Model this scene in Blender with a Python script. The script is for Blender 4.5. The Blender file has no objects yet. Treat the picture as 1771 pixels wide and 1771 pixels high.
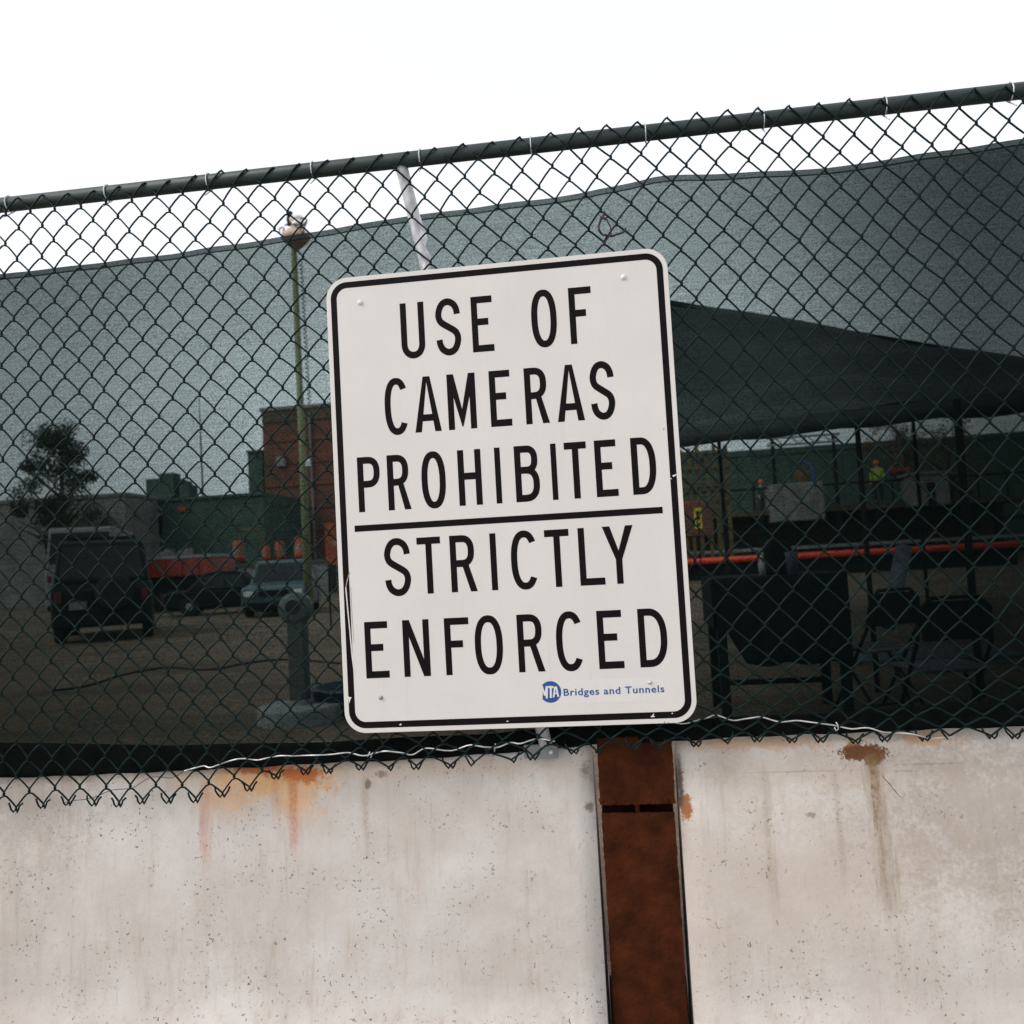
import bpy, bmesh, math, random
from mathutils import Vector, Matrix, noise
random.seed(7)
scene = bpy.context.scene
rad = math.radians
EYE = Vector((0.2846, -2.2494, 1.50))
ZS = 1.68                       # height of the sign's centre over the street
LOT = 0.30                      # level of the lot behind the barrier

# ------------------------------------------------------------------ camera
YAW, PITCH, ROLL, FPX = 0.118631, 0.0562601, 0.055488, 1503.0
Rz = Matrix.Rotation(YAW, 3, 'Z'); Rx = Matrix.Rotation(PITCH, 3, 'X'); Ry = Matrix.Rotation(ROLL, 3, 'Y')
RC = Rz @ Rx @ Ry
cam_d = bpy.data.cameras.new('camera'); cam = bpy.data.objects.new('camera', cam_d)
scene.collection.objects.link(cam)
M3 = RC @ Matrix.Rotation(rad(90), 3, 'X')
cam.matrix_world = Matrix.Translation(EYE) @ M3.to_4x4()
cam_d.sensor_fit = 'HORIZONTAL'; cam_d.sensor_width = 41.24; cam_d.lens = 41.24 * FPX / 1771.0
cam_d.clip_start = 0.05; cam_d.clip_end = 2000
cam_d.dof.use_dof = True; cam_d.dof.focus_distance = 2.26; cam_d.dof.aperture_fstop = 5.6
scene.camera = cam

# ------------------------------------------------------------------ light
world = bpy.data.worlds.new('World'); scene.world = world; world.use_nodes = True
nt = world.node_tree; nt.nodes.clear()
sky = nt.nodes.new('ShaderNodeTexSky'); sky.sky_type = 'NISHITA'; sky.sun_disc = False
sky.sun_elevation = rad(40); sky.sun_rotation = rad(239); sky.dust_density = 4.0; sky.air_density = 1.0; sky.ozone_density = 1.0
hs = nt.nodes.new('ShaderNodeHueSaturation'); hs.inputs['Saturation'].default_value = 0.30
mixw = nt.nodes.new('ShaderNodeMix'); mixw.data_type = 'RGBA'; mixw.inputs['Factor'].default_value = 0.6
mixw.inputs['B'].default_value = (9.6, 9.9, 10.4, 1)          # even overcast cloud
bg = nt.nodes.new('ShaderNodeBackground'); bg.inputs['Strength'].default_value = 0.15
wo = nt.nodes.new('ShaderNodeOutputWorld')
nt.links.new(sky.outputs[0], hs.inputs['Color']); nt.links.new(hs.outputs[0], mixw.inputs['A'])
nt.links.new(mixw.outputs['Result'], bg.inputs['Color']); nt.links.new(bg.outputs[0], wo.inputs['Surface'])
sun_d = bpy.data.lights.new('sun', 'SUN'); sun_d.energy = 1.2; sun_d.angle = rad(16); sun_d.color = (1.0, 0.96, 0.9)
sun = bpy.data.objects.new('sun', sun_d); scene.collection.objects.link(sun)
sdir = Vector((-0.66, -0.40, 0.64))
sun.rotation_euler = (-sdir).to_track_quat('-Z', 'Y').to_euler()
scene.view_settings.view_transform = 'Standard'; scene.view_settings.look = 'None'
scene.view_settings.exposure = 0.0; scene.view_settings.gamma = 1.0; scene.view_settings.use_curve_mapping = False
scene.render.engine = 'CYCLES'
scene.cycles.transparent_max_bounces = 16; scene.cycles.max_bounces = 6

# ------------------------------------------------------------------ helpers
def at(px, py, Y):
    """world point seen at photograph pixel px,py on the vertical plane y = Y"""
    d = RC @ Vector(((px - 885.5) / FPX, 1.0, -(py - 885.5) / FPX))
    return EYE + d * ((Y - EYE.y) / d.y)

def gp(px, py, z=LOT):
    d = RC @ Vector(((px - 885.5) / FPX, 1.0, -(py - 885.5) / FPX))
    return EYE + d * ((z - EYE.z) / d.z)

def lerp_tab(tab, x):
    if x <= tab[0][0]: return tab[0][1]
    for (a, b), (c, d) in zip(tab, tab[1:]):
        if x <= c: return b + (d - b) * (x - a) / (c - a)
    return tab[-1][1]

class MB:
    def __init__(s): s.v = []; s.f = []
    def add(s, vs, fs):
        n = len(s.v); s.v += [tuple(v) for v in vs]; s.f += [tuple(i + n for i in f) for f in fs]; return s
    def box(s, c, d, rot=None):
        x, y, z = d[0] / 2, d[1] / 2, d[2] / 2
        vs = [Vector((a * x, b * y, e * z)) for e in (-1, 1) for b in (-1, 1) for a in (-1, 1)]
        if rot is not None: vs = [rot @ v for v in vs]
        c = Vector(c)
        return s.add([v + c for v in vs], [(0, 2, 3, 1), (4, 5, 7, 6), (0, 1, 5, 4), (2, 6, 7, 3), (0, 4, 6, 2), (1, 3, 7, 5)])
    def bx(s, x0, x1, y0, y1, z0, z1):
        return s.box(((x0 + x1) / 2, (y0 + y1) / 2, (z0 + z1) / 2), (x1 - x0, y1 - y0, z1 - z0))
    def tube(s, pts, r, n=8, caps=True):
        pts = [Vector(p) for p in pts]; rs = r if isinstance(r, (list, tuple)) else [r] * len(pts)
        rings = []; up = None
        for i, p in enumerate(pts):
            t = (pts[min(i + 1, len(pts) - 1)] - pts[max(i - 1, 0)]).normalized()
            if up is None:
                up = t.orthogonal().normalized()
            up = (up - t * up.dot(t))
            up = up.normalized() if up.length > 1e-6 else t.orthogonal().normalized()
            w = t.cross(up)
            rings.append([p + (up * math.cos(2 * math.pi * k / n) + w * math.sin(2 * math.pi * k / n)) * rs[i] for k in range(n)])
        vs = [v for ring in rings for v in ring]; fs = []
        for i in range(len(pts) - 1):
            for k in range(n):
                a = i * n + k; b = i * n + (k + 1) % n
                fs.append((a, b, b + n, a + n))
        if caps: fs.append(tuple(range(n))[::-1]); fs.append(tuple(range(len(vs) - n, len(vs))))
        return s.add(vs, fs)
    def lathe(s, c, prof, n=24, rot=None):
        c = Vector(c); vs = []; fs = []
        for r, z in prof:
            for k in range(n):
                v = Vector((r * math.cos(2 * math.pi * k / n), r * math.sin(2 * math.pi * k / n), z))
                if rot is not None: v = rot @ v
                vs.append(c + v)
        for i in range(len(prof) - 1):
            for k in range(n):
                a = i * n + k; b = i * n + (k + 1) % n
                fs.append((a, b, b + n, a + n))
        fs.append(tuple(range(n))[::-1]); fs.append(tuple(range(len(vs) - n, len(vs))))
        return s.add(vs, fs)
    def prism(s, poly, a, b, axis='y'):
        """closed polygon in two axes, extruded along the third from a to b"""
        n = len(poly)
        def P(u, w, t): return {'y': (u, t, w), 'x': (t, u, w), 'z': (u, w, t)}[axis]
        vs = [P(u, w, a) for u, w in poly] + [P(u, w, b) for u, w in poly]
        fs = [tuple(range(n)), tuple(range(2 * n - 1, n - 1, -1))]
        fs += [(i, i + n, (i + 1) % n + n, (i + 1) % n) for i in range(n)]
        return s.add(vs, fs)
    def build(s, name, mat, parent=None, smooth=False, bevel=0.0, seg=2):
        me = bpy.data.meshes.new(name); me.from_pydata(s.v, [], s.f)
        bm = bmesh.new(); bm.from_mesh(me); bmesh.ops.recalc_face_normals(bm, faces=bm.faces[:]); bm.to_mesh(me); bm.free()
        me.materials.append(mat)
        o = bpy.data.objects.new(name, me); scene.collection.objects.link(o)
        if parent is not None:
            o.parent = parent; o.matrix_parent_inverse = parent.matrix_world.inverted()
        if smooth: me.polygons.foreach_set('use_smooth', [True] * len(me.polygons))
        if bevel:
            m = o.modifiers.new('bevel', 'BEVEL'); m.width = bevel; m.segments = seg; m.limit_method = 'ANGLE'
        return o

def empty(name, loc, rz=0.0):
    o = bpy.data.objects.new(name, None); scene.collection.objects.link(o)
    o.location = loc; o.rotation_euler = (0, 0, rz); o.empty_display_size = .1
    o.matrix_world = Matrix.Translation(Vector(loc)) @ Matrix.Rotation(rz, 4, 'Z')
    return o

def tag(o, label=None, cat=None, group=None, kind=None):
    if label: o['label'] = label
    if cat: o['category'] = cat
    if group: o['group'] = group
    if kind: o['kind'] = kind
    return o

def part(o, parent):
    """parent keeping local coordinates of the thing"""
    o.parent = parent; o.matrix_parent_inverse = Matrix.Identity(4); return o

# ------------------------------------------------------------------ materials
def mat(name, col, rough=0.7, metal=0.0, var=0.0, vscale=8.0, bump=0.0, bscale=60.0, spec=0.5, stretch=(1, 1, 1), col2=None, detail=6):
    m = bpy.data.materials.new(name); m.use_nodes = True; t = m.node_tree
    b = t.nodes['Principled BSDF']
    b.inputs['Roughness'].default_value = rough; b.inputs['Metallic'].default_value = metal
    b.inputs['Specular IOR Level'].default_value = spec
    b.inputs['Base Color'].default_value = (*col, 1)
    g = t.nodes.new('ShaderNodeNewGeometry'); mp = t.nodes.new('ShaderNodeMapping')
    mp.inputs['Scale'].default_value = stretch; t.links.new(g.outputs['Position'], mp.inputs['Vector'])
    if var or col2:
        n = t.nodes.new('ShaderNodeTexNoise'); n.inputs['Scale'].default_value = vscale; n.inputs['Detail'].default_value = detail
        n.inputs['Roughness'].default_value = .62
        t.links.new(mp.outputs[0], n.inputs['Vector'])
        r = t.nodes.new('ShaderNodeValToRGB'); e = r.color_ramp.elements
        c2 = col2 if col2 else tuple(min(1, c * (1 + var)) for c in col)
        c1 = col if col2 else tuple(c * (1 - var) for c in col)
        e[0].position = .32; e[0].color = (*c1, 1); e[1].position = .68; e[1].color = (*c2, 1)
        t.links.new(n.outputs['Fac'], r.inputs[0]); t.links.new(r.outputs[0], b.inputs['Base Color'])
    if bump:
        n2 = t.nodes.new('ShaderNodeTexNoise'); n2.inputs['Scale'].default_value = bscale; n2.inputs['Detail'].default_value = 5
        t.links.new(mp.outputs[0], n2.inputs['Vector'])
        bp = t.nodes.new('ShaderNodeBump'); bp.inputs['Strength'].default_value = bump; bp.inputs['Distance'].default_value = .01
        t.links.new(n2.outputs['Fac'], bp.inputs['Height']); t.links.new(bp.outputs[0], b.inputs['Normal'])
    return m

class NX:
    """little expression helper for shader masks"""
    def __init__(s, t): s.t = t
    def m(s, op, a, b=None, c=None, clamp=False):
        n = s.t.nodes.new('ShaderNodeMath'); n.operation = op; n.use_clamp = clamp
        for i, v in enumerate((a, b, c)):
            if v is None: continue
            if isinstance(v, (int, float)): n.inputs[i].default_value = v
            else: s.t.links.new(v, n.inputs[i])
        return n.outputs[0]
    def noise(s, vec, scale, detail=4, rough=.6):
        n = s.t.nodes.new('ShaderNodeTexNoise'); n.inputs['Scale'].default_value = scale
        n.inputs['Detail'].default_value = detail; n.inputs['Roughness'].default_value = rough
        s.t.links.new(vec, n.inputs['Vector']); return n.outputs['Fac']
    def ramp(s, v, a, b, lo=0.0, hi=1.0):
        n = s.t.nodes.new('ShaderNodeMapRange'); n.clamp = True
        n.interpolation_type = 'SMOOTHSTEP'
        for i, q in enumerate((None, a, b, lo, hi)):
            if q is not None: n.inputs[i].default_value = q
        s.t.links.new(v, n.inputs[0]); return n.outputs[0]
    def map(s, vec, sc):
        n = s.t.nodes.new('ShaderNodeMapping'); n.inputs['Scale'].default_value = sc
        s.t.links.new(vec, n.inputs['Vector']); return n.outputs[0]
    def mix(s, f, a, b):
        n = s.t.nodes.new('ShaderNodeMix'); n.data_type = 'RGBA'
        s.t.links.new(f, n.inputs['Factor'])
        for k, v in (('A', a), ('B', b)):
            if isinstance(v, tuple): n.inputs[k].default_value = (*v, 1)
            else: s.t.links.new(v, n.inputs[k])
        return n.outputs['Result']

# painted, rust-stained concrete of the barrier
def concrete_mat():
    m = bpy.data.materials.new('weathered_concrete'); m.use_nodes = True; t = m.node_tree; X = NX(t)
    b = t.nodes['Principled BSDF']; b.inputs['Roughness'].default_value = .85
    g = t.nodes.new('ShaderNodeNewGeometry'); P = g.outputs['Position']
    sp = t.nodes.new('ShaderNodeSeparateXYZ'); t.links.new(P, sp.inputs[0]); x, z = sp.outputs[0], sp.outputs[2]
    base = X.mix(X.ramp(X.noise(P, 3.2, 8, .6), .30, .70), (.49, .435, .395), (.62, .575, .54))
    streak = X.noise(X.map(P, (22, 22, 1.6)), 1.4, 5, .6)
    base = X.mix(X.ramp(streak, .50, .76, 0, .38), base, (.42, .33, .25))
    mott = X.noise(X.map(P, (1, 1, .6)), 38, 5, .7)
    base = X.mix(X.ramp(mott, .50, .75, 0, .20), base, (.36, .31, .28))
    runs = X.noise(X.map(P, (46, 46, 2.6)), 1.0, 6, .7)
    base = X.mix(X.ramp(runs, .54, .72, 0, .34), base, (.33, .24, .17))
    cloud = X.noise(P, 1.7, 4, .55)
    base = X.mix(X.ramp(cloud, .44, .66, 0, .42), base, (.40, .35, .31))
    fleck = X.noise(P, 210, 3, .7)
    base = X.mix(X.ramp(fleck, .55, .72, 0, .22), base, (.30, .25, .22))
    pits = X.noise(P, 105, 3, .65)
    big = X.noise(P, 7, 3, .6)
    pm = X.m('MULTIPLY', X.ramp(pits, .625, .68), X.ramp(big, .42, .58))
    base = X.mix(X.m('MULTIPLY', pm, .85), base, (.09, .06, .05))
    wob = X.noise(P, 16, 8, .78); wobf = X.noise(P, 95, 4, .7); wob2 = X.noise(X.map(P, (40, 40, 3)), 1.3, 4, .6)
    def blob(cx, cz, rx, rz, amp=.9, edge=.5):
        dx = X.m('DIVIDE', X.m('SUBTRACT', x, cx), rx); dz = X.m('DIVIDE', X.m('SUBTRACT', z, cz), rz)
        d = X.m('SQRT', X.m('ADD', X.m('MULTIPLY', dx, dx), X.m('MULTIPLY', dz, dz)))
        d = X.m('ADD', d, X.m('ADD', X.m('MULTIPLY', X.m('SUBTRACT', wob, .5), 2.0), X.m('MULTIPLY', X.m('SUBTRACT', wobf, .5), 1.5)))
        return X.ramp(d, 1.0, 1.0 - edge, 0, amp)
    def drip(cx, z0, z1, w, amp):
        dx = X.m('ABSOLUTE', X.m('DIVIDE', X.m('SUBTRACT', X.m('ADD', x, X.m('MULTIPLY', X.m('SUBTRACT', wob, .5), .02)), cx), w))
        dx = X.m('ADD', dx, X.m('MULTIPLY', X.m('SUBTRACT', runs, .5), 3.2)); a = X.ramp(dx, 1.25, .1); bb = X.m('MULTIPLY', X.ramp(z, z1, z1 + .12), X.ramp(z, z0 + .02, z0 - .01))
        return X.m('MULTIPLY', X.m('MULTIPLY', a, bb), X.m('MULTIPLY', X.m('MULTIPLY', X.ramp(wob2, .3, .6, .35, 1), X.ramp(wobf, .35, .62, .45, 1)), amp))
    def put(col, *masks):
        nonlocal base
        mk = masks[0]
        for q in masks[1:]: mk = X.m('MAXIMUM', mk, q)
        base = X.mix(mk, base, col)
    p = lambda a, b_: at(a, b_, .09)
    def bl(px, py, rx, ry, amp=.9, edge=.5): q = p(px, py); return blob(q.x, q.z, rx / 650., ry / 650., amp, edge)
    def dr(px, py0, py1, w, amp): q = p(px, py0); r = p(px, py1); return drip(q.x, q.z, r.z, w / 650., amp)
    put((.50, .40, .32), bl(560, 1330, 700, 30, .7, .9), bl(1450, 1330, 330, 60, .55, .9), bl(1400, 1500, 400, 200, .4, .9))
    put((.33, .27, .225), bl(1690, 1390, 260, 230, .6, .9), bl(60, 1380, 200, 160, .5, .9), bl(1240, 1320, 60, 40, .35, .9))
    put((.60, .33, .13), bl(470, 1345, 170, 44, .8, .7), bl(400, 1375, 80, 46, .6, .8), bl(520, 1378, 60, 56, .7, .8))
    put((.42, .11, .025), bl(520, 1336, 66, 17, .95, .6), bl(450, 1328, 60, 10, .85, .6), dr(512, 1335, 1500, 13, .75), dr(482, 1340, 1450, 9, .6), dr(362, 1350, 1520, 12, .45))
    put((.135, .048, .012), bl(1488, 1298, 46, 16, 1.0, .3), bl(1506, 1310, 20, 12, 1.0, .4))
    put((.22, .14, .065), dr(1508, 1306, 1600, 16, 1.0), dr(1318, 1330, 1600, 10, .5), dr(635, 1345, 1500, 8, .35), dr(1440, 1330, 1560, 8, .3))
    put((.50, .28, .13), bl(1290, 1284, 260, 16, .6, .8), bl(1600, 1274, 90, 18, .65, .8))
    put((.30, .10, .025), bl(1184, 1392, 12, 26, .95, .5))
    put((.16, .11, .08), bl(1012, 1330, 22, 24, .7, .9), bl(1176, 1350, 6, 50, .9, .6), bl(640, 1352, 6, 12, .8, .6), bl(662, 1336, 14, 8, .7, .6), bl(1020, 1392, 12, 10, .8, .6), bl(1400, 1404, 12, 5, .6, .6))
    put((.30, .24, .20), bl(1600, 1318, 60, 2.5, .7, .7), bl(1560, 1330, 30, 3, .7, .7), bl(1380, 1331, 130, 1.8, .45, .6))
    # the hairline crack running down from the rust blob
    crx = X.m('SUBTRACT', x, X.m('ADD', at(1522, 1338, .09).x, X.m('MULTIPLY', X.m('SUBTRACT', at(1522, 1338, .09).z, z), .72)))
    crk = X.ramp(X.m('ABSOLUTE', X.m('ADD', crx, X.m('MULTIPLY', X.m('SUBTRACT', wob, .5), .02))), .0026, .0008, 0, .8)
    crk = X.m('MULTIPLY', crk, X.m('MULTIPLY', X.ramp(z, at(1522, 1338, .09).z + .004, at(1522, 1338, .09).z - .004), X.ramp(z, at(1550, 1374, .09).z - .004, at(1550, 1374, .09).z + .004)))
    base = X.mix(crk, base, (.10, .07, .05))
    t.links.new(base, b.inputs['Base Color'])
    bp = t.nodes.new('ShaderNodeBump'); bp.inputs['Strength'].default_value = .5; bp.inputs['Distance'].default_value = .004
    h = X.m('ADD', X.m('MULTIPLY', X.noise(P, 60, 6, .6), .8), X.m('MULTIPLY', pm, -1.2))
    t.links.new(h, bp.inputs['Height']); t.links.new(bp.outputs[0], b.inputs['Normal'])
    return m

def screen_mat(name, pass_mid, pass_right, col):
    """woven privacy cloth: threads are dark green fabric, gaps let the view through"""
    m = bpy.data.materials.new(name); m.use_nodes = True; t = m.node_tree; X = NX(t); t.nodes.clear()
    out = t.nodes.new('ShaderNodeOutputMaterial')
    g = t.nodes.new('ShaderNodeNewGeometry'); P = g.outputs['Position']
    fine = X.noise(X.map(P, (190, 190, 420)), 1.0, 2, .6)
    fine2 = X.noise(X.map(P, (330, 330, 260)), 1.0, 2, .6)
    thr = X.noise(X.map(P, (12, 12, 400)), 1.0, 2, .5)
    large = X.noise(P, 1.7, 3, .5)
    v = X.m('ADD', X.m('MULTIPLY', X.m('SUBTRACT', fine, .5), .55), X.m('MULTIPLY', X.m('SUBTRACT', fine2, .5), .45))
    v = X.m('ADD', v, X.m('MULTIPLY', X.m('SUBTRACT', thr, .5), .22))
    v = X.m('ADD', v, X.m('MULTIPLY', X.m('SUBTRACT', large, .5), .10))
    sp = t.nodes.new('ShaderNodeSeparateXYZ'); t.links.new(P, sp.inputs[0])
    vignetted = X.ramp(sp.outputs[0], .25, 1.30, pass_mid, pass_right)         # vignette painted into the cloth's transparency: dimmer towards the right
    vignetted = X.m('MULTIPLY', vignetted, X.ramp(sp.outputs[0], -1.45, -.40, .55, 1.0))   # same painted edge darkening near the left end
    vignetted = X.m('MULTIPLY', vignetted, X.ramp(sp.outputs[2], 2.50, 1.95, .70, 1.0))   # painted vignette towards the top edge
    vignetted = X.m('MULTIPLY', vignetted, X.ramp(sp.outputs[2], 1.00, 1.55, .58, 1.0))   # lower side of the painted vignette, dimmer low down
    op = X.m('MULTIPLY', vignetted, X.m('ADD', X.m('MULTIPLY', v, 3.6), 1.0), clamp=True)
    tr = t.nodes.new('ShaderNodeBsdfTransparent')
    cb = t.nodes.new('ShaderNodeCombineXYZ')
    t.links.new(X.m('MULTIPLY', op, .87), cb.inputs[0]); t.links.new(X.m('MULTIPLY', op, 1.03), cb.inputs[1]); t.links.new(X.m('MULTIPLY', op, 1.0), cb.inputs[2])
    t.links.new(cb.outputs[0], tr.inputs['Color'])
    df = t.nodes.new('ShaderNodeBsdfDiffuse'); df.inputs['Color'].default_value = (*col, 1)
    tl = t.nodes.new('ShaderNodeBsdfTranslucent'); tl.inputs['Color'].default_value = (col[0] * .8, col[1] * .9, col[2] * .9, 1)
    a1 = t.nodes.new('ShaderNodeAddShader'); a2 = t.nodes.new('ShaderNodeAddShader')
    t.links.new(tr.outputs[0], a1.inputs[0]); t.links.new(df.outputs[0], a1.inputs[1])
    t.links.new(a1.outputs[0], a2.inputs[0]); t.links.new(tl.outputs[0], a2.inputs[1])
    t.links.new(a2.outputs[0], out.inputs['Surface'])
    return m

def ground_mat():
    m = bpy.data.materials.new('gravelly_asphalt'); m.use_nodes = True; t = m.node_tree; X = NX(t)
    b = t.nodes['Principled BSDF']; b.inputs['Roughness'].default_value = .95
    g = t.nodes.new('ShaderNodeNewGeometry'); P = g.outputs['Position']
    c = X.mix(X.ramp(X.noise(P, .8, 6, .6), .3, .7), (.080, .050, .030), (.145, .095, .058))
    c = X.mix(X.ramp(X.noise(P, 28, 4, .7), .45, .7, 0, .7), c, (.22, .16, .11))
    c = X.mix(X.ramp(X.noise(X.map(P, (.25, 1.3, 1)), 1.1, 3, .5), .52, .66, 0, .6), c, (.055, .042, .032))
    t.links.new(c, b.inputs['Base Color'])
    bp = t.nodes.new('ShaderNodeBump'); bp.inputs['Strength'].default_value = .5; bp.inputs['Distance'].default_value = .02
    t.links.new(X.noise(P, 40, 4, .6), bp.inputs['Height']); t.links.new(bp.outputs[0], b.inputs['Normal'])
    return m

def sign_white_mat():
    m = bpy.data.materials.new('sign_white'); m.use_nodes = True; t = m.node_tree; X = NX(t)
    b = t.nodes['Principled BSDF']; b.inputs['Roughness'].default_value = .45
    g = t.nodes.new('ShaderNodeNewGeometry'); P = g.outputs['Position']
    c = X.mix(X.ramp(X.noise(P, 3.0, 6, .6), .3, .7), (.63, .588, .553), (.665, .628, .597))
    c = X.mix(X.ramp(X.noise(P, 420, 2, .6), .45, .75, 0, .3), c, (.55, .515, .49))
    c = X.mix(X.ramp(X.noise(X.map(P, (60, 60, 3)), 1.0, 4, .6), .60, .78, 0, .22), c, (.53, .485, .44))
    t.links.new(c, b.inputs['Base Color'])
    bp = t.nodes.new('ShaderNodeBump'); bp.inputs['Strength'].default_value = .12; bp.inputs['Distance'].default_value = .001
    t.links.new(X.noise(P, 300, 3, .5), bp.inputs['Height']); t.links.new(bp.outputs[0], b.inputs['Normal'])
    return m

M = {
 'concrete': concrete_mat(), 'ground': ground_mat(), 'sign': sign_white_mat(),
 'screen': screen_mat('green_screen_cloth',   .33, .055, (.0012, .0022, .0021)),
 'screen_top': screen_mat('screen_hem_cloth', .15, .08, (.010, .013, .015)),
 'hem': mat('dark_hem_cloth', (.004, .005, .0048), .95, spec=.05, var=.4, vscale=30, bump=.3, bscale=400),
 'vinyl': mat('green_vinyl_wire', (.0008, .0095, .0085), .5, spec=.16, var=.35, vscale=30, bump=.1),
 'vinyl_d': mat('dull_vinyl', (.010, .022, .020), .5, var=.3, vscale=20),
 'black': mat('sign_black_ink', (.0055, .0030, .0042), .6, spec=.10, var=.25, vscale=60),
 'galv': mat('galvanised_steel', (.56, .56, .57), .42, .35, var=.2, vscale=25, bump=.1, bscale=120),
 'wire': mat('bright_tie_wire', (.55, .54, .52), .35, .7, var=.35, vscale=40),
 'rustwire': mat('rusty_tie_wire', (.035, .02, .022), .7, .2, var=.4, vscale=60),
 'rust': mat('rusty_painted_steel', (.026, .007, .003), .9, 0, var=.55, vscale=14, bump=.5, bscale=90, spec=.08, col2=(.070, .018, .006), detail=10),
 'blue': mat('decal_blue', (.008, .065, .24), .45, var=.1, vscale=80),
 'decal': mat('decal_film', (.66, .625, .595), .3, var=.03, vscale=60),
 'paint_white': mat('chipped_white', (.70, .66, .62), .6, var=.1, vscale=90),
 'scratch': mat('scratched_metal', (.35, .28, .25), .5, var=.4, vscale=200),
 'glue': mat('grey_grime', (.30, .26, .25), .8, var=.4, vscale=300),
 'brick': None,
 'darkgreen': mat('dark_green_cladding', (.05, .085, .07), .8, var=.2, vscale=1.5),
 'canopy': mat('canopy_fabric', (.026, .034, .032), .8, var=.25, vscale=1.4, bump=.4, bscale=3),
 'blackcloth': mat('black_table_cloth', (.005, .0065, .007), .95, spec=.15, var=.3, vscale=6, bump=.4, bscale=14),
 'darksteel': mat('dark_steel', (.009, .009, .009), .7, 0, spec=.2, var=.3, vscale=8),
 'suv': mat('black_car_paint', (.003, .005, .006), .5, spec=.25, var=.15, vscale=2),
 'whitepaint': mat('white_paint', (.24, .24, .255), .5, var=.08, vscale=2),
 'redpaint': mat('red_paint', (.30, .030, .018), .4, var=.15, vscale=3),
 'tail': mat('unlit_tail_lamp', (.10, .008, .006), .3, var=.1),
 'navy': mat('navy_plastic', (.012, .025, .055), .45, var=.2, vscale=10),
 'bluegreen': mat('teal_car_paint', (.05, .085, .095), .35, var=.1, vscale=2),
 'glass': mat('dark_glass', (.008, .012, .014), .25, var=.1, vscale=1, spec=.4),
 'rubber': mat('tyre_rubber', (.014, .014, .014), .85, var=.2, vscale=20),
 'chrome': mat('dull_alloy', (.4, .4, .4), .35, .8, var=.1),
 'orange': mat('orange_plastic', (.30, .05, .015), .5, var=.15, vscale=4),
 'fluoro_red': mat('orange_red_rail_paint', (.85, .055, .02), .5, var=.3, vscale=5),
 'yellow': mat('yellow_paint', (.62, .45, .03), .5, var=.15, vscale=5),
 'olive': mat('ochre_steel', (.11, .072, .022), .6, var=.35, vscale=3),
 'brownwood': mat('brown_timber', (.085, .055, .035), .8, var=.45, vscale=4),
 'greywall': mat('grey_rendered_wall', (.20, .19, .185), .85, var=.3, vscale=.6),
 'greyblock': mat('grey_concrete_blocks', (.19, .18, .175), .85, var=.25, vscale=2),
 'poleg': mat('pale_green_pole_paint', (.21, .22, .115), .6, var=.15, vscale=2),
 'poled': mat('dark_post_paint', (.05, .065, .06), .6, var=.25, vscale=6),
 'basegrey': mat('grey_cast_base', (.22, .225, .23), .8, var=.25, vscale=12),
 'bark': mat('bark', (.06, .045, .032), .9, var=.4, vscale=12, bump=.5),
 'leaf': mat('dark_leaves', (.030, .050, .022), .7, var=.5, vscale=3),
 'leafb': mat('rusty_leaves', (.14, .075, .025), .7, var=.5, vscale=2),
 'skin': mat('skin', (.42, .25, .18), .6, var=.05),
 'hivis': mat('lime_hi_vis', (.30, .42, .02), .6, var=.12, vscale=20),
 'trousers': mat('dark_trousers', (.02, .022, .03), .85, var=.3, vscale=12),
 'helmet': mat('orange_red_helmet', (.85, .07, .02), .3, var=.08),
 'jacketb': mat('blue_jacket', (.05, .08, .25), .8, var=.2, vscale=8),
 'seatgrey': mat('grey_seat', (.095, .10, .125), .6, var=.2, vscale=8),
 'dome': mat('tan_weathered_dome', (.40, .29, .22), .6, var=.35, vscale=5),
 'porcelain': mat('white_fitting', (.72, .70, .68), .3, var=.1, vscale=9),
}
def brick_mat():
    m = bpy.data.materials.new('red_brick'); m.use_nodes = True; t = m.node_tree; X = NX(t)
    b = t.nodes['Principled BSDF']; b.inputs['Roughness'].default_value = .9
    g = t.nodes.new('ShaderNodeNewGeometry'); P = g.outputs['Position']
    mp = t.nodes.new('ShaderNodeMapping'); mp.inputs['Rotation'].default_value = (rad(90), 0, 0); t.links.new(P, mp.inputs['Vector'])
    br = t.nodes.new('ShaderNodeTexBrick'); br.inputs['Scale'].default_value = 4.0
    br.inputs['Color1'].default_value = (.21, .055, .030, 1); br.inputs['Color2'].default_value = (.13, .040, .025, 1); br.inputs['Mortar'].default_value = (.16, .11, .09, 1)
    t.links.new(mp.outputs[0], br.inputs['Vector'])
    c = X.mix(X.ramp(X.noise(P, .35, 5, .6), .4, .65, 0, .55), br.outputs['Color'], (.085, .060, .045))
    t.links.new(c, b.inputs['Base Color']); return m
M['brick'] = brick_mat()

# ================================================================== SETTING
def sheet(name, x0, x1, y0, y1, z, m, n=1):
    b = MB(); b.add([(x0, y0, z), (x1, y0, z), (x1, y1, z), (x0, y1, z)], [(0, 1, 2, 3)]); return b.build(name, m)
lot = MB(); lot.add([(-400, .32, LOT), (400, .32, LOT), (400, 900, LOT), (-400, 900, LOT), (-400, .32, 0), (400, .32, 0)], [(0, 1, 2, 3), (4, 5, 1, 0)])
tag(lot.build('ground', M['ground']), kind='structure')
tag(sheet('pavement', -400, 400, -60, .32, 0.0, mat('pavement_concrete', (.34, .33, .31), .9, var=.2, vscale=2, bump=.3)), kind='structure')

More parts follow.
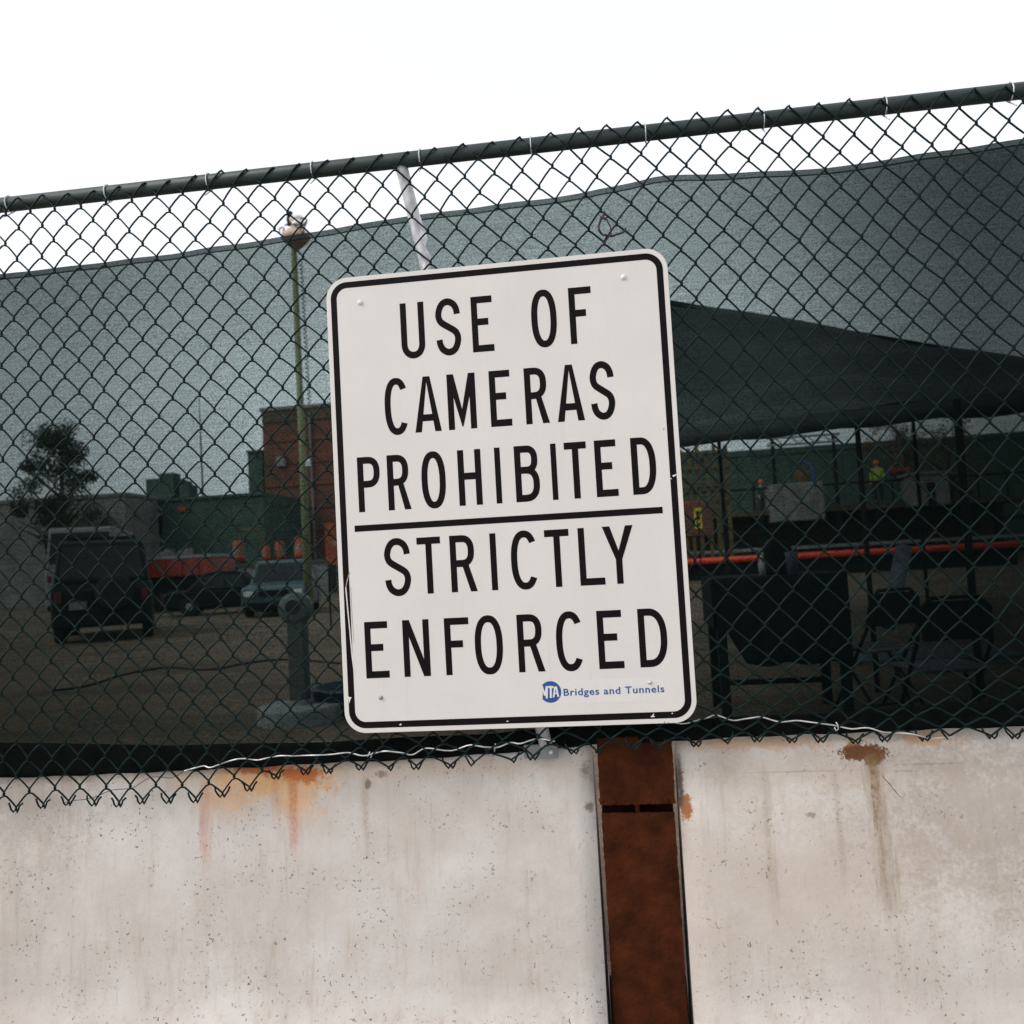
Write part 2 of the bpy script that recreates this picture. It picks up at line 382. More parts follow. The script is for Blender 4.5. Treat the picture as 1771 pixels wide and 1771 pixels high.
# ------------------------------------------------------------------ barriers
def barrier(xa, xb, label):
    t = empty('concrete_barrier', (xa if abs(xa) < abs(xb) else xb, .2, 0))
    top = 1.022
    prof = [(.0725, top - .050), (.080, top - .020), (.096, top), (.150, top), (.160, top - .020), (.170, top - .05), (.30, .33), (.40, .16), (.40, 0), (-.10, 0), (-.10, .12), (.03, .36)]
    rows = []
    n = int(abs(xb - xa) / .06) + 1
    vs = []; fs = []; k = len(prof)
    # subdivide the front face so its wear can be real relief
    full = []
    for (a, b_), (c, d) in zip(prof, prof[1:] + prof[:1]):
        L = math.hypot(c - a, d - b_); m_ = max(1, int(L / .05))
        for q in range(m_): full.append((a + (c - a) * q / m_, b_ + (d - b_) * q / m_))
    k = len(full)
    for i in range(n + 1):
        x = xa + (xb - xa) * i / n
        e = min(abs(x - xa), abs(x - xb))
        for y, z in full:
            w = noise.noise(Vector((x * 5, y * 5, z * 5))) * .0022
            ins = .012 * max(0, 1 - e / .05) * (0.7 + 1.3 * noise.noise(Vector((x * 40, z * 40, 3))) )
            s = 1 if y < .17 else -1
            vs.append((x, y + s * (w + ins), z + (w if z > .95 else 0)))
    for i in range(n):
        for j in range(k):
            a = i * k + j; b_ = i * k + (j + 1) % k
            fs.append((a, b_, b_ + k, a + k))
    fs.append(tuple(range(k))); fs.append(tuple(range(n * k, n * k + k))[::-1])
    b = MB(); b.add(vs, fs); b.build('barrier_body', M['concrete'], t, smooth=True)
    # lifting slots low in the face, below what the photograph shows
    tag(t, label, 'concrete barrier', 'concrete barriers under the fence'); return t
xl, xr = at(1026, 1340, .07).x, at(1172, 1340, .07).x
barrier(-3.2, xl, 'off-white concrete barrier left of the rusty post, with an orange rust bloom along its top')
barrier(xr, 3.2, 'off-white concrete barrier right of the rusty post, with a brown rust blob and long drip')
# rusty steel post between them
t = empty('rusty_post', ((xl + xr) / 2, .2, 0))
def ragged(x0, x1, z0, z1, y0, y1):
    def jj(u, w): return .0022 * noise.noise(Vector((u * 60, w * 60, 1.7))) + .0012 * noise.noise(Vector((u * 210, w * 210, 5.1)))
    n1, n2 = 40, max(8, int((z1 - z0) / .006)); poly = []
    poly += [(x0 + (x1 - x0) * k / n1, z0 + jj(k * .01, z0)) for k in range(n1)]
    poly += [(x1 + jj(x1, z0 + (z1 - z0) * k / n2), z0 + (z1 - z0) * k / n2) for k in range(n2)]
    poly += [(x1 + (x0 - x1) * k / n1, z1 + jj(k * .01 + 3, z1)) for k in range(n1)]
    poly += [(x0 + jj(x0, z1 + (z0 - z1) * k / n2), z1 + (z0 - z1) * k / n2) for k in range(n2)]
    q = MB(); q.prism(poly, y0, y1); return q
b = ragged(xl + .016, xr - .014, 0.0, at(1100, 1391, .062).z - .024, .062, .074); b.build('lower_flange', M['rust'], t)
b = ragged(xl + .014, xr - .010, at(1100, 1391, .062).z, 1.026, .060, .074); b.build('front_flange', M['rust'], t)
b = MB(); b.bx((xl + xr) / 2 - .006, (xl + xr) / 2 + .006, .074, .27, 0, 1.02); b.build('web', M['rust'], t)
b = MB(); b.bx(xl + .010, xr - .008, .27, .282, 0, 1.026); b.build('rear_flange', M['rust'], t)
for px, py in ((1040, 1384), (1062, 1387), (1152, 1384)):
    q = at(px, py, .06); b = MB(); b.lathe((q.x, .062, q.z), [(.007, 0), (.007, .004), (.004, .006)], 6, Matrix.Rotation(rad(90), 3, 'X')); b.build('bolt', M['rust'], t)
tag(t, 'rust-brown flat steel post set between two concrete barriers below the sign', 'steel post')

# ================================================================== FENCE
CW, RH, LX0, LZ0 = .0386, .0445, -.912, .592
TIPS = [(at(px, py, .01).x, at(px, py, .01).z - ZS) for px, py in ((0, 1405), (130, 1392), (224, 1392), (314, 1388), (365, 1382), (412, 1376), (458, 1362), (500, 1334), (564, 1331), (620, 1328), (713, 1322), (815, 1316), (900, 1310), (960, 1300), (1060, 1294), (1245, 1289), (1360, 1283), (1473, 1285), (1585, 1279), (1659, 1276), (1771, 1272))]
def warp(x, z, a, b):
    """the mesh sags, bellies and is squashed onto the barrier"""
    zb = lerp_tab(TIPS, x); z1 = zb + .30; zn = LZ0 - 31 * RH
    if z < -.40:
        f = min(1.0, (-.40 - z) / (-.40 - zn)); z = z + (zb - zn) * f ** 1.6
        if x > -.64: x += .012 * f * math.sin(a * 1.7 + b)
    dx = .010 * math.sin(1.9 * z + 1.3 * x + .6) + .007 * math.sin(4.2 * z - 2.6 * x)
    dz = .006 * math.sin(2.3 * x + 1.1 * z) + .004 * math.sin(5.1 * x - 1.2)
    j = noise.noise_vector(Vector((a * 3.17 + .3, b * 2.71 + .7, .5))) * .0042 + noise.noise_vector(Vector((a * .31, b * .23, 4.5))) * .009
    yy = .004 * math.sin(2.0 * x + 3.0 * z) + .012 * max(0, -z - .45) * (1 + math.sin(9 * x))
    return Vector((x + dx + j.x, .012 + yy, z + dz + j.z + ZS))
fence = empty('chain_link_fence', (0, .012, 1.0))
B0, B1 = -8, 31
i0 = int((-3.10 - LX0) / CW); i1 = int((3.05 - LX0) / CW)
HD = .0046
for i in range(i0, i1):
    nodes = []
    for bb in range(B0, B1 + 1):
        right = (i + bb) % 2 != 0
        a = i + 1 if right else i
        c = warp(LX0 + a * CW, LZ0 - bb * RH, a, bb)
        c.x += (.0018 if right else -.0018)
        nodes.append((c, right))
    pts = []
    for k, (c, right) in enumerate(nodes):
        if k > 0:
            p, pr = nodes[k - 1]
            front = pr           # going down-left from a right vertex: '/' leg lies in front
            y = -HD if front else HD
            bow = -.0016 if front else .0016
            for f in (.16, .5, .84):
                q = p.lerp(c, f); q.y += y * (1.0 if f == .5 else .8)
                q.x += bow * (1 if f == .5 else .8); q.z += (.0010 if front else .0005)
                pts.append(q)
        if k in (0, len(nodes) - 1): pts.append(c.copy())
        else:
            s = .0032
            pts.append(c + Vector((0, 0, s))); pts.append(c - Vector((0, 0, s)))
    # knuckled end: the wire is bent back on itself in a small loop
    c, right = nodes[-1]; s = -1 if right else 1
    tw = noise.random() if False else random.uniform(-1, 1)
    if random.random() < .93:
        pts += [c + Vector((-s * .004, -.003, -.005)), c + Vector((-s * .009, -.005, .002)),
                c + Vector((-s * (.014 + .003 * tw), -.004, .012)), c + Vector((-s * .0195, 0, .020 + .003 * tw))]
    mb = MB(); mb.tube(pts, .00255, 6); mb.build('wire', M['vinyl'], fence, smooth=True)
b = MB(); zr = .935 + ZS; b.tube([(-3.15, .035, zr), (3.15, .035, zr)], .021, 16, True); b.build('top_rail', M['vinyl_d'], fence, smooth=True)
for x_ in (-3.12, 3.1):
    b = MB(); b.tube([(x_, .036, .95), (x_, .036, zr + .03)], .030, 16); b.build('fence_post', M['vinyl_d'], fence, smooth=True)
for k in range(-10, 10):                                 # clips that hold the mesh to the rail
    x = k * .305 + .12; pts = [(x, .035 + .024 * math.cos(a), zr + .024 * math.sin(a)) for a in [q * math.pi / 5 for q in range(-1, 10)]]
    pts.append((x, .006, zr - .05)); b = MB(); b.tube(pts, .0018, 5); b.build('rail_clip', M['galv'], fence, smooth=True)
# the leaning galvanised pipe behind the mesh, with its foot bolted to the barrier
pa, pb = at(691, 275, .043), at(944, 1288, .043)
b = MB(); b.tube([pa, pb], .0172, 18); b.build('brace_pipe', M['galv'], fence, smooth=True)
b = MB(); pf = at(936, 1300, .06); b.bx(pf.x - .045, pf.x + .045, .050, .060, pf.z - .016, pf.z + .020); b.build('foot_plate', M['basegrey'], fence, bevel=.003)
b = MB(); pf2 = at(953, 1300, .05); b.lathe((pf2.x, .050, pf2.z), [(.007, 0), (.007, .006), (.004, .009)], 6, Matrix.Rotation(rad(90), 3, 'X')); b.build('foot_bolt', M['galv'], fence)
# split tail of strapping beside the pipe
sp = [at(722, 373, .03), at(727, 392, .028), at(733, 412, .026), at(731, 428, .026), at(738, 441, .03), at(744, 458, .034)]
b = MB()
vs = []
for i, q in enumerate(sp):
    w = (.007, .009, .010, .006, .010, .004)[i]; vs += [q + Vector((-w, 0, 0)), q + Vector((w, .004, 0))]
b.add(vs, [(2 * i, 2 * i + 1, 2 * i + 3, 2 * i + 2) for i in range(len(sp) - 1)])
o = b.build('torn_strap', M['galv'], fence); o.modifiers.new('solid', 'SOLIDIFY').thickness = .0012
tag(fence, 'green vinyl-coated chain-link mesh fence standing on the concrete barriers', 'fence')

def wire_run(name, pix, y, r, m, label, cat, sag=0, extra=None):
    P_ = [at(px, py, y) for px, py in pix]; pts = []
    for i in range(len(P_) - 1):
        p0 = P_[max(i - 1, 0)]; p1 = P_[i]; p2 = P_[i + 1]; p3 = P_[min(i + 2, len(P_) - 1)]
        for q in range(4):
            u = q / 4
            pts.append(0.5 * ((2 * p1) + (p2 - p0) * u + (2 * p0 - 5 * p1 + 4 * p2 - p3) * u * u + (3 * p1 - p0 - 3 * p2 + p3) * u ** 3))
    pts.append(P_[-1])
    for i, p in enumerate(pts): p.y += .003 * math.sin(i * .9)
    b = MB(); b.tube(pts, r, 6)
    if extra:
        for ex in extra: b.tube([at(px, py, y - .004) for px, py in ex], r * .7, 5)
    o = b.build(name, m, smooth=True); tag(o, label, cat); return o
wire_run('tension_wire', [(318, 1334), (330, 1330), (350, 1325), (364.7, 1327), (389.6, 1318.4), (416, 1311.8), (442.5, 1314.7), (461.6, 1311), (489.5, 1306.7), (516, 1307.4), (548, 1305.6), (571.7, 1305.2), (592.3, 1302), (610, 1303), (633, 1306.8), (665.6, 1298.7), (692.5, 1302), (713.6, 1304.9), (736.6, 1294.3), (780.8, 1298), (813.4, 1288.6), (842.2, 1292.4), (859.5, 1292.4), (882.5, 1284.7), (900, 1285.7), (930, 1278), (960, 1282)],
         .0125, .0021, M['wire'], 'thin silver wire woven along the screen bottom, left of and below the sign', 'wire', extra=[[(636, 1309), (640, 1300)], [(641, 1311), (645, 1301)], [(855, 1300), (857, 1286)]])
wire_run('tension_wire', [(1150, 1247), (1170, 1250), (1188.5, 1250.9), (1223.7, 1240.6), (1238.4, 1236.9), (1267.8, 1245.7), (1292.7, 1242.8), (1314.7, 1239.9), (1345.6, 1247.9), (1375, 1246.5), (1400, 1248.4), (1445.5, 1255.3), (1473.4, 1260.4), (1502.8, 1259.2), (1532.2, 1267), (1576, 1269), (1610, 1277), (1650, 1274)],
         .0125, .0021, M['wire'], 'thin silver wire woven along the screen bottom, right of the sign', 'wire', extra=[[(1446, 1249), (1449, 1254), (1450, 1261), (1446, 1264), (1443, 1258)]])
wire_run('loose_wire', [(113, 1388), (130, 1384), (160, 1380), (195, 1366), (228, 1363), (262, 1344), (295, 1346), (318, 1334)], .010, .0010, M['rustwire'], 'thin rusty wire trailing over the lowest mesh at the far left', 'wire')
wire_run('tie_wire', [(1046, 366), (1041, 378), (1036, 388), (1036, 398), (1042, 405), (1052, 408), (1062, 407), (1072, 404), (1082, 398)], .002, .0030, M['rustwire'], 'dark looped tie wire twisted onto the mesh above the sign', 'wire',
         extra=[[(1041, 374), (1050, 381), (1056, 393), (1057, 405), (1049, 415), (1042, 426)], [(1038, 375), (1048, 380)], [(1037, 379), (1051, 376)], [(1081, 401), (1083, 394)]])

# ------------------------------------------------------------------ privacy screen
SY = .066
TOPC = [(at(px, py, SY).x, at(px, py, SY).z) for px, py in ((-60, 484), (113, 462), (300, 438), (500, 408), (700, 373))] + [(.25, .80 + ZS), (.45, .825 + ZS), (.9, .80 + ZS), (1.5, .83 + ZS), (2.2, .83 + ZS)]
BOTC = [(at(px, py, SY).x, at(px, py, SY).z) for px, py in ((-60, 1346), (113, 1341), (300, 1333), (500, 1322), (600, 1316), (700, 1314), (900, 1300), (1000, 1290), (1060, 1285), (1170, 1281), (1300, 1273), (1450, 1268), (1659, 1258), (1800, 1254))]
HEMC = [(at(px, py, SY).x, at(px, py - 7, SY).z) for px, py in ((-60, 1292), (113, 1294), (300, 1298), (420, 1294), (560, 1292), (700, 1284), (850, 1279), (1000, 1262), (1170, 1256), (1300, 1247), (1450, 1242), (1659, 1222), (1800, 1220))]
def bil(x, z): return .004 * math.sin(3 * x + 1.2 * z) + .003 * math.sin(7 * x - 4 * z) + .0015 * math.sin(23 * x + 2 * z)
def cloth(name, lo, hi, m, parent, yo=0, nx=220, nz=40, x0=-3.1, x1=3.08, thick=0):
    vs = []; fs = []
    for i in range(nx + 1):
        x = x0 + (x1 - x0) * i / nx; a, c = lo(x), hi(x)
        for j in range(nz + 1):
            z = a + (c - a) * j / nz; vs.append((x, SY + yo + bil(x, z), z))
    for i in range(nx):
        for j in range(nz):
            q = i * (nz + 1) + j; fs.append((q, q + nz + 1, q + nz + 2, q + 1))
    b = MB(); b.add(vs, fs); o = b.build(name, m, parent, smooth=True)
    if thick: o.modifiers.new('solid', 'SOLIDIFY').thickness = thick
    return o
scr = empty('privacy_screen', (0, SY, 1.0))
botf = lambda x: lerp_tab(BOTC, x) + .0015 * math.sin(37 * x); topf = lambda x: lerp_tab(TOPC, x) + .0012 * math.sin(29 * x)
hemf = lambda x: lerp_tab(HEMC, x)
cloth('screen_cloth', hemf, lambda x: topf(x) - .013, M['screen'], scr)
cloth('top_hem', lambda x: topf(x) - .018, topf, M['screen_top'], scr, yo=-.001, nz=2)
cloth('bottom_hem', botf, lambda x: hemf(x) + .004, M['hem'], scr, yo=-.004, nz=6, thick=.003)
tag(scr, 'dark green woven windscreen cloth tied behind the chain-link mesh', 'privacy screen')

# ================================================================== SIGN
sign = empty('warning_sign', (0, 0, ZS)); SW, SH = .4572, .6096
def rrect(hw, hh, r, n=12):
    out = []
    for cx, cz, a0 in ((hw - r, hh - r, 0), (-hw + r, hh - r, 90), (-hw + r, -hh + r, 180), (hw - r, -hh + r, 270)):
        for k in range(n + 1):
            a = rad(a0 + 90 * k / n); out.append((cx + r * math.cos(a), cz + r * math.sin(a)))
    return out
b = MB(); b.prism([(x, z + ZS) for x, z in rrect(SW, SH, .057)], -.0032, 0.0); b.build('panel', M['sign'], sign, bevel=.0008, seg=1)
def flat(polys, y, thick=.0004, dy=.00003):
    """thin inked shapes on the sign, each polygon a hair above the one before"""
    b = MB()
    for k, p in enumerate(polys): b.prism([(x, z + ZS) for x, z in p], y - thick - dy * k, y)
    return b
b = MB(); o_ = rrect(SW - .0125, SH - .0125, .045); i_ = rrect(SW - .0290, SH - .0290, .029); n = len(o_)
vs = [(x, -.0036, z + ZS) for x, z in o_] + [(x, -.0036, z + ZS) for x, z in i_] + [(x, -.0032, z + ZS) for x, z in o_] + [(x, -.0032, z + ZS) for x, z in i_]
fs = []
for k in range(n):
    q = (k + 1) % n; fs += [(k, q, q + n, k + n), (k, k + 2 * n, q + 2 * n, q), (k + n, q + n, q + 3 * n, k + 3 * n)]
b.add(vs, fs); b.build('border', M['black'], sign)

ST, SHZ = .0164, .0182        # stem and bar widths
def strip(pts, s, closed=False):
    """outline quads along a centre line with mitred joints -> list of quads"""
    n = len(pts); L = []; Rr = []
    for i in range(n):
        p = pts[i]
        if closed: a = pts[(i - 1) % n]; c = pts[(i + 1) % n]
        else: a = pts[max(i - 1, 0)]; c = pts[min(i + 1, n - 1)]
        d = Vector((c[0] - a[0], c[1] - a[1])).normalized(); nrm = Vector((-d.y, d.x))
        w = ST * abs(nrm.x) + SHZ * abs(nrm.y)
        w = s * (w / (abs(nrm.x) + abs(nrm.y)) ) if False else s * (ST * nrm.x ** 2 + SHZ * nrm.y ** 2) / ST
        L.append((p[0] + nrm.x * w / 2, p[1] + nrm.y * w / 2)); Rr.append((p[0] - nrm.x * w / 2, p[1] - nrm.y * w / 2))
    return L, Rr
class Glyph:
    def __init__(s): s.quads = []; s.strips = []
    def rect(s, x0, z0, x1, z1): s.quads.append([(x0, z0), (x1, z0), (x1, z1), (x0, z1)])
    def poly(s, p): s.quads.append(p)
    def curve(s, pts, closed=False, w=1.0): s.strips.append((strip(pts, ST * w, closed), closed))
    def mesh(s, y, m, name='letter', parent=None, T=lambda p: p):
        b = MB(); k = 0
        for q in s.quads:
            b.prism([(T(v)[0], T(v)[1] + ZS) for v in q], y - .0004 - .00003 * k, y); k += 1
        for (L, Rr), closed in s.strips:
            yy = y - .0004 - .00003 * k; k += 1; n = len(L)
            vs = [(T(v)[0], yy, T(v)[1] + ZS) for v in L] + [(T(v)[0], yy, T(v)[1] + ZS) for v in Rr]
            vs += [(a, y, c) for a, _, c in vs]
            fs = []
            for i in range(n if closed else n - 1):
                j = (i + 1) % n; fs += [(i, j, j + n, i + n), (i, i + 2 * n, j + 2 * n, j), (i + n, j + n, j + 3 * n, i + 3 * n)]
            if not closed: fs += [(0, n, 3 * n, 2 * n), (n - 1, 3 * n - 1, 4 * n - 1, 2 * n - 1)]
            b.add(vs, fs)
        return b.build(name, m, parent)
def arc(cx, cz, rx, rz, a0, a1, n=14, e=2.0):
    out = []
    for k in range(n + 1):
        a = rad(a0 + (a1 - a0) * k / n); c, s_ = math.cos(a), math.sin(a)
        out.append((cx + rx * math.copysign(abs(c) ** (2 / e), c), cz + rz * math.copysign(abs(s_) ** (2 / e), s_)))
    return out
def cat(pts, n=7):
    out = []
    for i in range(len(pts) - 1):
        p0 = pts[max(i - 1, 0)]; p1 = pts[i]; p2 = pts[i + 1]; p3 = pts[min(i + 2, len(pts) - 1)]
        for q in range(n):
            u = q / n
            out.append(tuple(.5 * (2 * p1[k] + (p2[k] - p0[k]) * u + (2 * p0[k] - 5 * p1[k] + 4 * p2[k] - p3[k]) * u * u + (3 * p1[k] - p0[k] - 3 * p2[k] + p3[k]) * u ** 3) for k in (0, 1)))
    out.append(pts[-1]); return out
def glyph(ch, x0, x1, z0, z1):
    g = Glyph(); w = x1 - x0; h = z1 - z0; S = ST; B = SHZ
    if ch in 'UOCS': z0 -= .0025; h += .0025 if ch == 'U' else .005
    z1 = z0 + h
    xm = (x0 + x1) / 2; L, Rr = x0 + S / 2, x1 - S / 2; b0, t0 = z0 + B / 2, z1 - B / 2
    if ch == 'U':
        R = (Rr - L) / 2; rz = R * 1.25
        g.curve([(L, z1)] + [(L, z1 - k * .02) for k in range(1, 5)] + arc(xm, b0 + rz, R, rz, 180, 360, 22, 2.1) + [(Rr, z1 - k * .02) for k in range(4, 0, -1)] + [(Rr, z1)])
    elif ch == 'O':
        g.curve(arc(xm, (z0 + z1) / 2, (Rr - L) / 2, (t0 - b0) / 2, 0, 358, 60, 2.35)[:-1], True)
    elif ch == 'C':
        zc = (z0 + z1) / 2; pts = arc(xm, zc, (Rr - L) / 2, (t0 - b0) / 2, 0, 360, 120, 2.35)
        up = [p for k, p in enumerate(pts) if 13 <= k <= 107]
        g.curve(up)
    elif ch == 'S':
        q = [(1.0, .745), (.965, .84), (.85, .93), (.66, .985), (.46, 1.0), (.25, .97), (.09, .89), (.0, .765), (.035, .66), (.17, .585), (.5, .5)]
        full = q + [(1 - a, 1 - c) for a, c in q[::-1][1:]]
        g.curve(cat([(L + a * (Rr - L), b0 + c * (t0 - b0)) for a, c in full], 5))
    elif ch in 'EF':
        g.rect(x0, z0, x0 + S, z1); g.rect(x0 + S, z1 - B, x1 - (.001 if ch == 'E' else 0), z1)
        zc = z0 + h * .54; g.rect(x0 + S, zc - B / 2, x0 + w * (.78 if ch == 'E' else .74), zc + B / 2)
        if ch == 'E': g.rect(x0 + S, z0, x1, z0 + B)
    elif ch == 'A':
        d = S * 1.06; a = S * .56
        g.poly([(x0, z0), (x0 + d, z0), (xm + .002, z1), (xm - a, z1)]); g.poly([(x1 - d, z0), (x1, z0), (xm + a, z1), (xm - .002, z1)])
        zc = z0 + h * .255; f = .3; g.rect(x0 + w * .17, zc - B * .5, x1 - w * .17, zc + B * .5)
    elif ch == 'M':
        g.rect(x0, z0, x0 + S, z1); g.rect(x1 - S, z0, x1, z1)
        g.poly([(x0 + .001, z1), (x0 + S * 1.08, z1), (xm + S * .12, z0 + h * .30), (xm, z0 + h * .06), (xm - S * .42, z0 + h * .06)][:3] + [(xm, z0 + h * .05), (xm - S * .1, z0 + h * .05)])
        g.poly([(x1 - .001, z1), (x1 - S * 1.08, z1), (xm - S * .12, z0 + h * .30), (xm, z0 + h * .05), (xm + S * .1, z0 + h * .05)])
    elif ch == 'N':
        g.rect(x0, z0, x0 + S, z1); g.rect(x1 - S, z0, x1, z1)
        g.poly([(x0 + .001, z1), (x0 + S * 1.1, z1), (x1 - .001, z0), (x1 - S * 1.1, z0)])
    elif ch in 'RPB':
        g.rect(x0, z0, x0 + S, z1)
        bot = {'R': .44, 'P': .44, 'B': .50}[ch]; xr_ = x1 - (w * .07 if ch == 'R' else (w * .05 if ch == 'B' else 0)) - S / 2
        zt, zb = t0, z0 + h * bot + B / 2; rz = (zt - zb) / 2; rx = min(xr_ - x0 - S, rz * .78)
        g.curve([(x0 + S, zt), (xr_ - rx, zt)] + arc(xr_ - rx, (zt + zb) / 2, rx, rz, 90, -90, 18, 2.5) + [(xr_ - rx, zb), (x0 + S, zb)])
        if ch == 'R':
            g.poly([(x1 - S * 1.08, z0), (x1, z0), (x0 + w * .70, z0 + h * .47), (x0 + w * .45, z0 + h * .47)])
        if ch == 'B':
            xr_ = x1 - S / 2; zt, zb = z0 + h * bot + B / 2, b0; rz = (zt - zb) / 2; rx = min(xr_ - x0 - S, rz * .80)
            g.curve([(x0 + S, zt), (xr_ - rx, zt)] + arc(xr_ - rx, (zt + zb) / 2, rx, rz, 90, -90, 18, 2.5) + [(xr_ - rx, zb), (x0 + S, zb)])
    elif ch == 'D':
        g.rect(x0, z0, x0 + S, z1); rz = (t0 - b0) / 2; rx = (Rr - x0 - S) * .80
        g.curve([(x0 + S, t0), (Rr - rx, t0)] + arc(Rr - rx, (t0 + b0) / 2, rx, rz, 90, -90, 26, 2.35) + [(Rr - rx, b0), (x0 + S, b0)])
    elif ch == 'H':
        g.rect(x0, z0, x0 + S, z1); g.rect(x1 - S, z0, x1, z1); zc = z0 + h * .525; g.rect(x0 + S, zc - B / 2, x1 - S, zc + B / 2)
    elif ch == 'I': g.rect(x0, z0, x1, z1)
    elif ch == 'T': g.rect(x0, z1 - B, x1, z1); g.rect(xm - S / 2, z0, xm + S / 2, z1 - B)
    elif ch == 'L': g.rect(x0, z0, x0 + S, z1); g.rect(x0 + S, z0, x1, z0 + B)
    elif ch == 'Y':
        k = z0 + h * .42
        g.rect(xm - S / 2, z0, xm + S / 2, k); g.poly([(x0, z1), (x0 + S * 1.15, z1), (xm + S * .5, k), (xm - S * .5, k)] if False else [(x0, z1), (x0 + S * 1.18, z1), (xm, k + h * .155), (xm, k), (xm - S * .5, k)])
        g.poly([(x1, z1), (x1 - S * 1.18, z1), (xm, k + h * .155), (xm, k), (xm + S * .5, k)])
    return g
LINES = [
 ((.3755, .5245), [('U', -.2552, -.1905), ('S', -.1595, -.0930), ('E', -.0628, -.0054), ('O', .0962, .1628), ('F', .1965, .2554)]),
 ((.1738, .3222), [('C', -.3092, -.2440), ('A', -.2289, -.1577), ('M', -.1382, -.0625), ('E', -.0252, .0308), ('R', .0678, .1296), ('A', .1505, .2210), ('S', .2390, .3010)]),
 ((-.0282, .1187), [('P', -.3925, -.3317), ('R', -.3112, -.2495), ('O', -.2190, -.1541), ('H', -.1203, -.0583), ('I', -.0218, -.0068), ('B', .0303, .0940), ('I', .1258, .1403), ('T', .1614, .2184), ('E', .2396, .2955), ('D', .3327, .3946)]),
 ((-.2533, -.1050), [('S', -.3300, -.2605), ('T', -.2410, -.1778), ('R', -.1530, -.0841), ('I', -.0463, -.0303), ('C', .0075, .0785), ('T', .0971, .1603), ('L', .1840, .2479), ('Y', .2466, .3253)]),
 ((-.4675, -.3195), [('E', -.3931, -.3300), ('N', -.2902, -.2196), ('F', -.1785, -.1138), ('O', -.0995, -.0262), ('R', .0128, .0810), ('C', .1125, .1835), ('E', .2192, .2830), ('D', .3232, .3945)]),
]
for (z0, z1), row in LINES:
    for ch, x0, x1 in row:
        glyph(ch, x0, x1, z0, z1).mesh(-.0032, M['black'], 'letter', sign)
flat([[(-.4070, -.0797), (.4040, -.0797), (.4040, -.0630), (-.4070, -.0630)]], -.0032).build('rule_line', M['black'], sign)
# decal with the operator's roundel and words
flat([[(.0628, -.5515), (.3800, -.5520), (.3797, -.4945), (.0628, -.4930)]], -.0032, .00015).build('decal', M['decal'], sign)
cxm, czm, rm = .0905, -.5205, .0275
disc = [(cxm + rm * math.cos(a), czm + rm * math.sin(a)) for a in [rad(k * 5) for k in range(-152 // 5 + 1 - 0, 152 // 5)]]
flat([disc], -.0034, .0003).build('roundel', M['blue'], sign)
lg = Glyph()
def lq(x0, z0, x1, z1, s=.0052):    # slanted white strokes
    lg.poly([(x0 - s / 2, z0), (x0 + s / 2, z0), (x1 + s / 2, z1), (x1 - s / 2, z1)])
zb_, zt_ = czm - .0150, czm + .0165
lq(cxm - .0240, zb_ - .002, cxm - .0220, zt_ + .001); lq(cxm - .0150, zb_ + .006, cxm - .0215, zt_ + .001, .0045); lq(cxm - .0150, zb_ + .006, cxm - .0090, zt_ - .001, .0045); lq(cxm - .0105, zb_ - .001, cxm - .0085, zt_ - .001)
lq(cxm + .0000, zb_, cxm + .0015, zt_ - .001); lg.poly([(cxm - .0055, zt_ - .006), (cxm + .0085, zt_ - .007), (cxm + .0088, zt_ - .002), (cxm - .0052, zt_ - .001)])
lq(cxm + .0070, zb_ + .001, cxm + .0125, zt_ - .003, .0045); lq(cxm + .0195, zb_ + .002, cxm + .0150, zt_ - .003, .0045); lg.poly([(cxm + .0095, czm - .006), (cxm + .0180, czm - .0055), (cxm + .0178, czm - .002), (cxm + .0098, czm - .0025)])
lg.mesh(-.0037, M['decal'], 'roundel_lettering', sign)
cu = bpy.data.curves.new('words', 'FONT'); cu.body = 'Bridges and Tunnels'; cu.size = .0245; cu.space_character = 1.12; cu.offset = .00045; cu.resolution_u = 5
tmp = bpy.data.objects.new('tmp_words', cu); scene.collection.objects.link(tmp)
dg = bpy.context.evaluated_depsgraph_get(); me = bpy.data.meshes.new_from_object(tmp.evaluated_get(dg)); bpy.data.objects.remove(tmp)
xs = [v.co.x for v in me.vertices]; wd = max(xs) - min(xs); kx = (.3787 - .1239) / wd
for v in me.vertices: v.co = Vector((.1239 + (v.co.x - min(xs)) * kx, -.0037, -.5313 + v.co.y * 1.02 + ZS))
me.materials.clear(); me.materials.append(M['blue'])
wo_ = bpy.data.objects.new('operator_words', me); scene.collection.objects.link(wo_); wo_.parent = sign; wo_.matrix_parent_inverse = sign.matrix_world.inverted()
# bolts
for (x, z), m_ in zip(((-.3633, .5371), (.3425, .5397), (-.3565, -.5192), (.3441, -.5056)), ('porcelain', 'porcelain', 'glue', 'galv')):
    b = MB(); s = 1.0 if m_ == 'porcelain' else .72
    b.lathe((x, -.0032, z + ZS), [(.0078 * s, 0), (.0078 * s, .0012), (.0062 * s, .0020), (.0052 * s, .0045), (.0025 * s, .0062), (.0004, .0066)], 16, Matrix.Rotation(rad(90), 3, 'X'))
    b.build('bolt', M[m_], sign, smooth=True)
